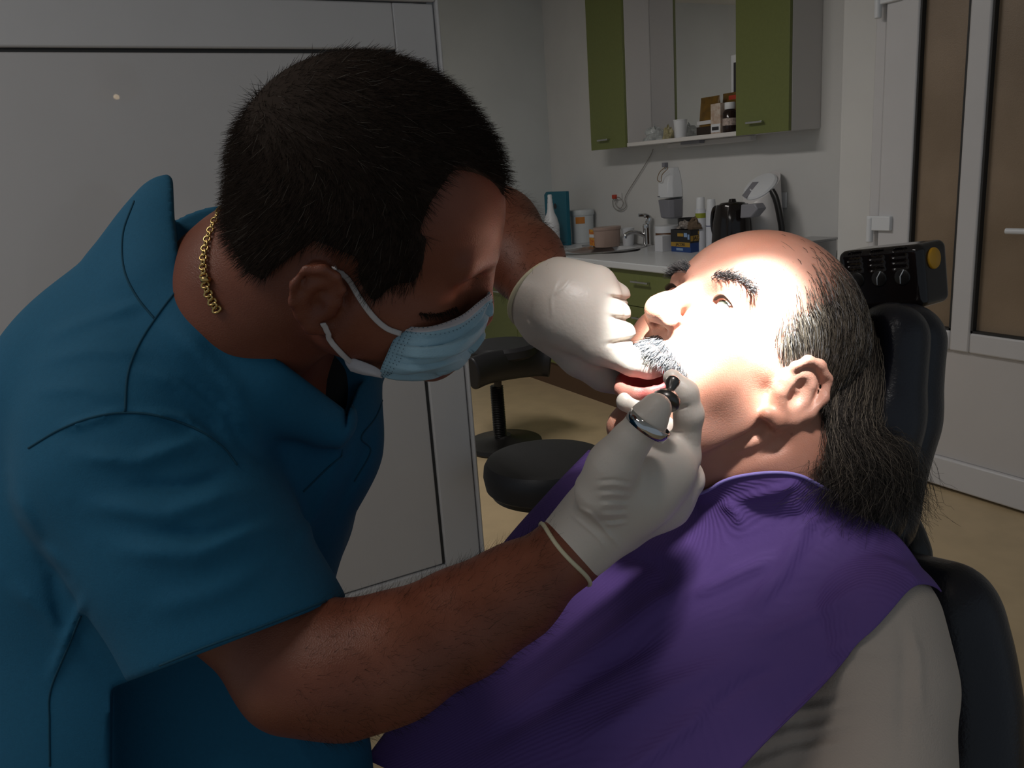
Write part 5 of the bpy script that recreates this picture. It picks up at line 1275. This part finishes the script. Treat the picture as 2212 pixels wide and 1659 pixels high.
for i in range(3):
    cc_ = bc + BR @ np.array([-.026 + i * .027, .001, hb_[2]])
    vobj('dial', lathe([(.001, -.002), (.009, -.002), (.009, .0006), (.008, .0012), (.001, .0012)], cc_, axis=bz_, n=24), M['black'], cb)
    if i: vobj('white_mark', tube([cc_ + BR @ np.array([.003, .008, .0014]), cc_ + BR @ np.array([-.0015, .001, .0016]), cc_ + BR @ np.array([-.002, -.007, .0014])], .0006, 6), M['wplastic'], cb)
# seat, stand and foot of the chair
seat = np.array([toW(V(1000, 2100, 1.0)), toW(V(1500, 2100, 1.05))]).mean(0)
sd = rotz(math.radians(62)) 
b_ = W(1500, 1650, 1.15)
st_ = W(1250, 2050, .82) + (0, 0, -.15)
obj('seat', join(box((st_[0] - .17, st_[1] - .60, st_[2] - .09), (st_[0] + .20, st_[1] + .22, st_[2] + .03))), M['chair'], chair, bevel=.04, seg=4)
obj('leg_rest', xf(box((-.16, -.5, -.06), (.16, 0, .04)), np.array([[1, 0, 0], [0, .86, -.5], [0, .5, .86]]), (st_[0], st_[1] - .58, st_[2] - .01)), M['chair'], chair, bevel=.03, seg=4)
vobj('post', tube([V(1700, 1500, 1.10), V(1600, 1900, 1.15)], .05, 14), M['black'], chair)
obj('pedestal', join(lathe([(.001, 0), (.28, 0), (.29, .02), (.27, .05), (.10, .09), (.085, .36), (.085, .42)], ped, n=32)), M['wplastic'], chair)
# ring on the thumb and the hand instrument
rc_ = V(1400, 918, .622); ra = V(1417, 880, .622) - V(1375, 938, .628)
u_, w_, d_ = frame_of(ra); an = np.arange(40) * 2 * math.pi / 40; rr_ = .0163
Rg = thing('thumb_ring', toW(rc_), 'wide polished steel ring worn over the gloved thumb', 'ring')
prof_ = [(rr_, -.0042), (rr_ + .0011, -.0042), (rr_ + .0013, 0), (rr_ + .0011, .0042), (rr_, .0042), (rr_, -.0042)]
vobj('band', lathe(prof_, rc_, axis=ra, n=44, cap=False), M['chrome'], Rg)
M['dsteel'] = mat('dark_steel', (.10, .095, .09), .3, metal=.9)
tl = thing('hand_instrument', W(1445, 850, .66), 'dark steel hand driver with round knob held at the mouth', 'dental instrument')
kd = V(1455, 812, .655) - V(1437, 862, .645); kd /= np.linalg.norm(kd)
kb = V(1440, 862, .648)
vobj('head', lathe([(.001, -.006), (.010, -.006), (.0112, -.004), (.0112, .001), (.009, .003), (.008, .005), (.0045, .0065)], kb, axis=kd, n=28), M['dsteel'], tl)
vobj('knob', lathe([(.0036, .004), (.0034, .009), (.0045, .013), (.0056, .016), (.0056, .0185), (.004, .0205), (.001, .021)], kb, axis=kd, n=20), M['dsteel'], tl)
vobj('shaft', tube([kb - kd * .004, V(1425, 885, .68), V(1400, 960, .72)], .0035, 10), M['dsteel'], tl)
# ------------------------------------------------------------------ dental lamp above the patient, with its own light
TG = W(1540, 762, .745); ld_ = np.array([-.03, .78, .60]); LP = TG + CM @ (ld_ / np.linalg.norm(ld_)) * .74
ln = (TG - LP) / np.linalg.norm(TG - LP); lxv = CM[:, 0] - ln * (CM[:, 0] @ ln); lxv /= np.linalg.norm(lxv); lyv = np.cross(-ln, lxv)
LR = np.stack([lxv, lyv, -ln], 1)
def LPt(a, b, c): return LP + LR @ np.array([a, b, c])          # c > 0 is behind the lamp face
lamp = thing('dental_lamp', LP + np.array([0, 0, .1]), 'white dental lamp hanging above the patient out of the beam', 'dental lamp')
def lbox(x0, x1, y0, y1, z0, z1):
    v, f = box((x0, y0, z0), (x1, y1, z1)); return [LPt(*p) for p in v], f
obj('housing', join(lbox(-.10, .10, .052, .066, -.02, .10), lbox(-.10, .10, -.066, -.052, -.02, .10), lbox(-.114, -.10, -.066, .066, -.02, .10), lbox(.10, .114, -.066, .066, -.02, .10), lbox(-.114, .114, -.066, .066, .10, .112)), M['wplastic'], lamp, bevel=.004)
gy_, gx_ = 9, 13
grid = np.array([[LPt(-.098 + .196 * j / (gx_ - 1), -.05 + .10 * i / (gy_ - 1), .085 - .055 * (abs(j / (gx_ - 1) - .5) * 2) ** 2 - .03 * (abs(i / (gy_ - 1) - .5) * 2) ** 2) for j in range(gx_)] for i in range(gy_)])
obj('reflector', sheet(grid, .002), M['chrome'], lamp)
obj('bulb', lathe([(.001, -.014), (.009, -.010), (.012, 0), (.009, .010), (.001, .014)], LPt(0, .0, -.032), axis=lxv, n=16), mat('halogen_bulb', (.9, .8, .6), .3, emit=(1, .72, .40), estr=9), lamp)
obj('arm', tube(smooth_path([LPt(0, 0, .10), LPt(0, .02, .22), LP + (.25, -.10, .55), LP + (.30, -.12, .716)], 8), .02, 12), M['wplastic'], lamp)
beam = bpy.data.lights.new('lamp_beam', 'AREA'); beam.shape = 'RECTANGLE'; beam.size = .125; beam.size_y = .022; beam.energy = 0.78; beam.color = (.93, 1.0, 1.0); beam.spread = math.radians(7.5)
bo = bpy.data.objects.new('lamp_beam', beam); COL.objects.link(bo)
bm_ = Matrix.Identity(4)
for i in range(3):
    for j in range(3): bm_[i][j] = LR[i, j]
    bm_[i][3] = LPt(0, 0, -.001)[i]
bo.matrix_world = bm_
halo = bpy.data.lights.new('lamp_halo', 'AREA'); halo.shape = 'RECTANGLE'; halo.size = .16; halo.size_y = .06; halo.energy = 0.22; halo.color = (1.0, .96, .95); halo.spread = math.radians(22)
ho = bpy.data.objects.new('lamp_halo', halo); COL.objects.link(ho); ho.matrix_world = bm_.copy(); ho.location = Vector(LPt(0, 0, -.003))
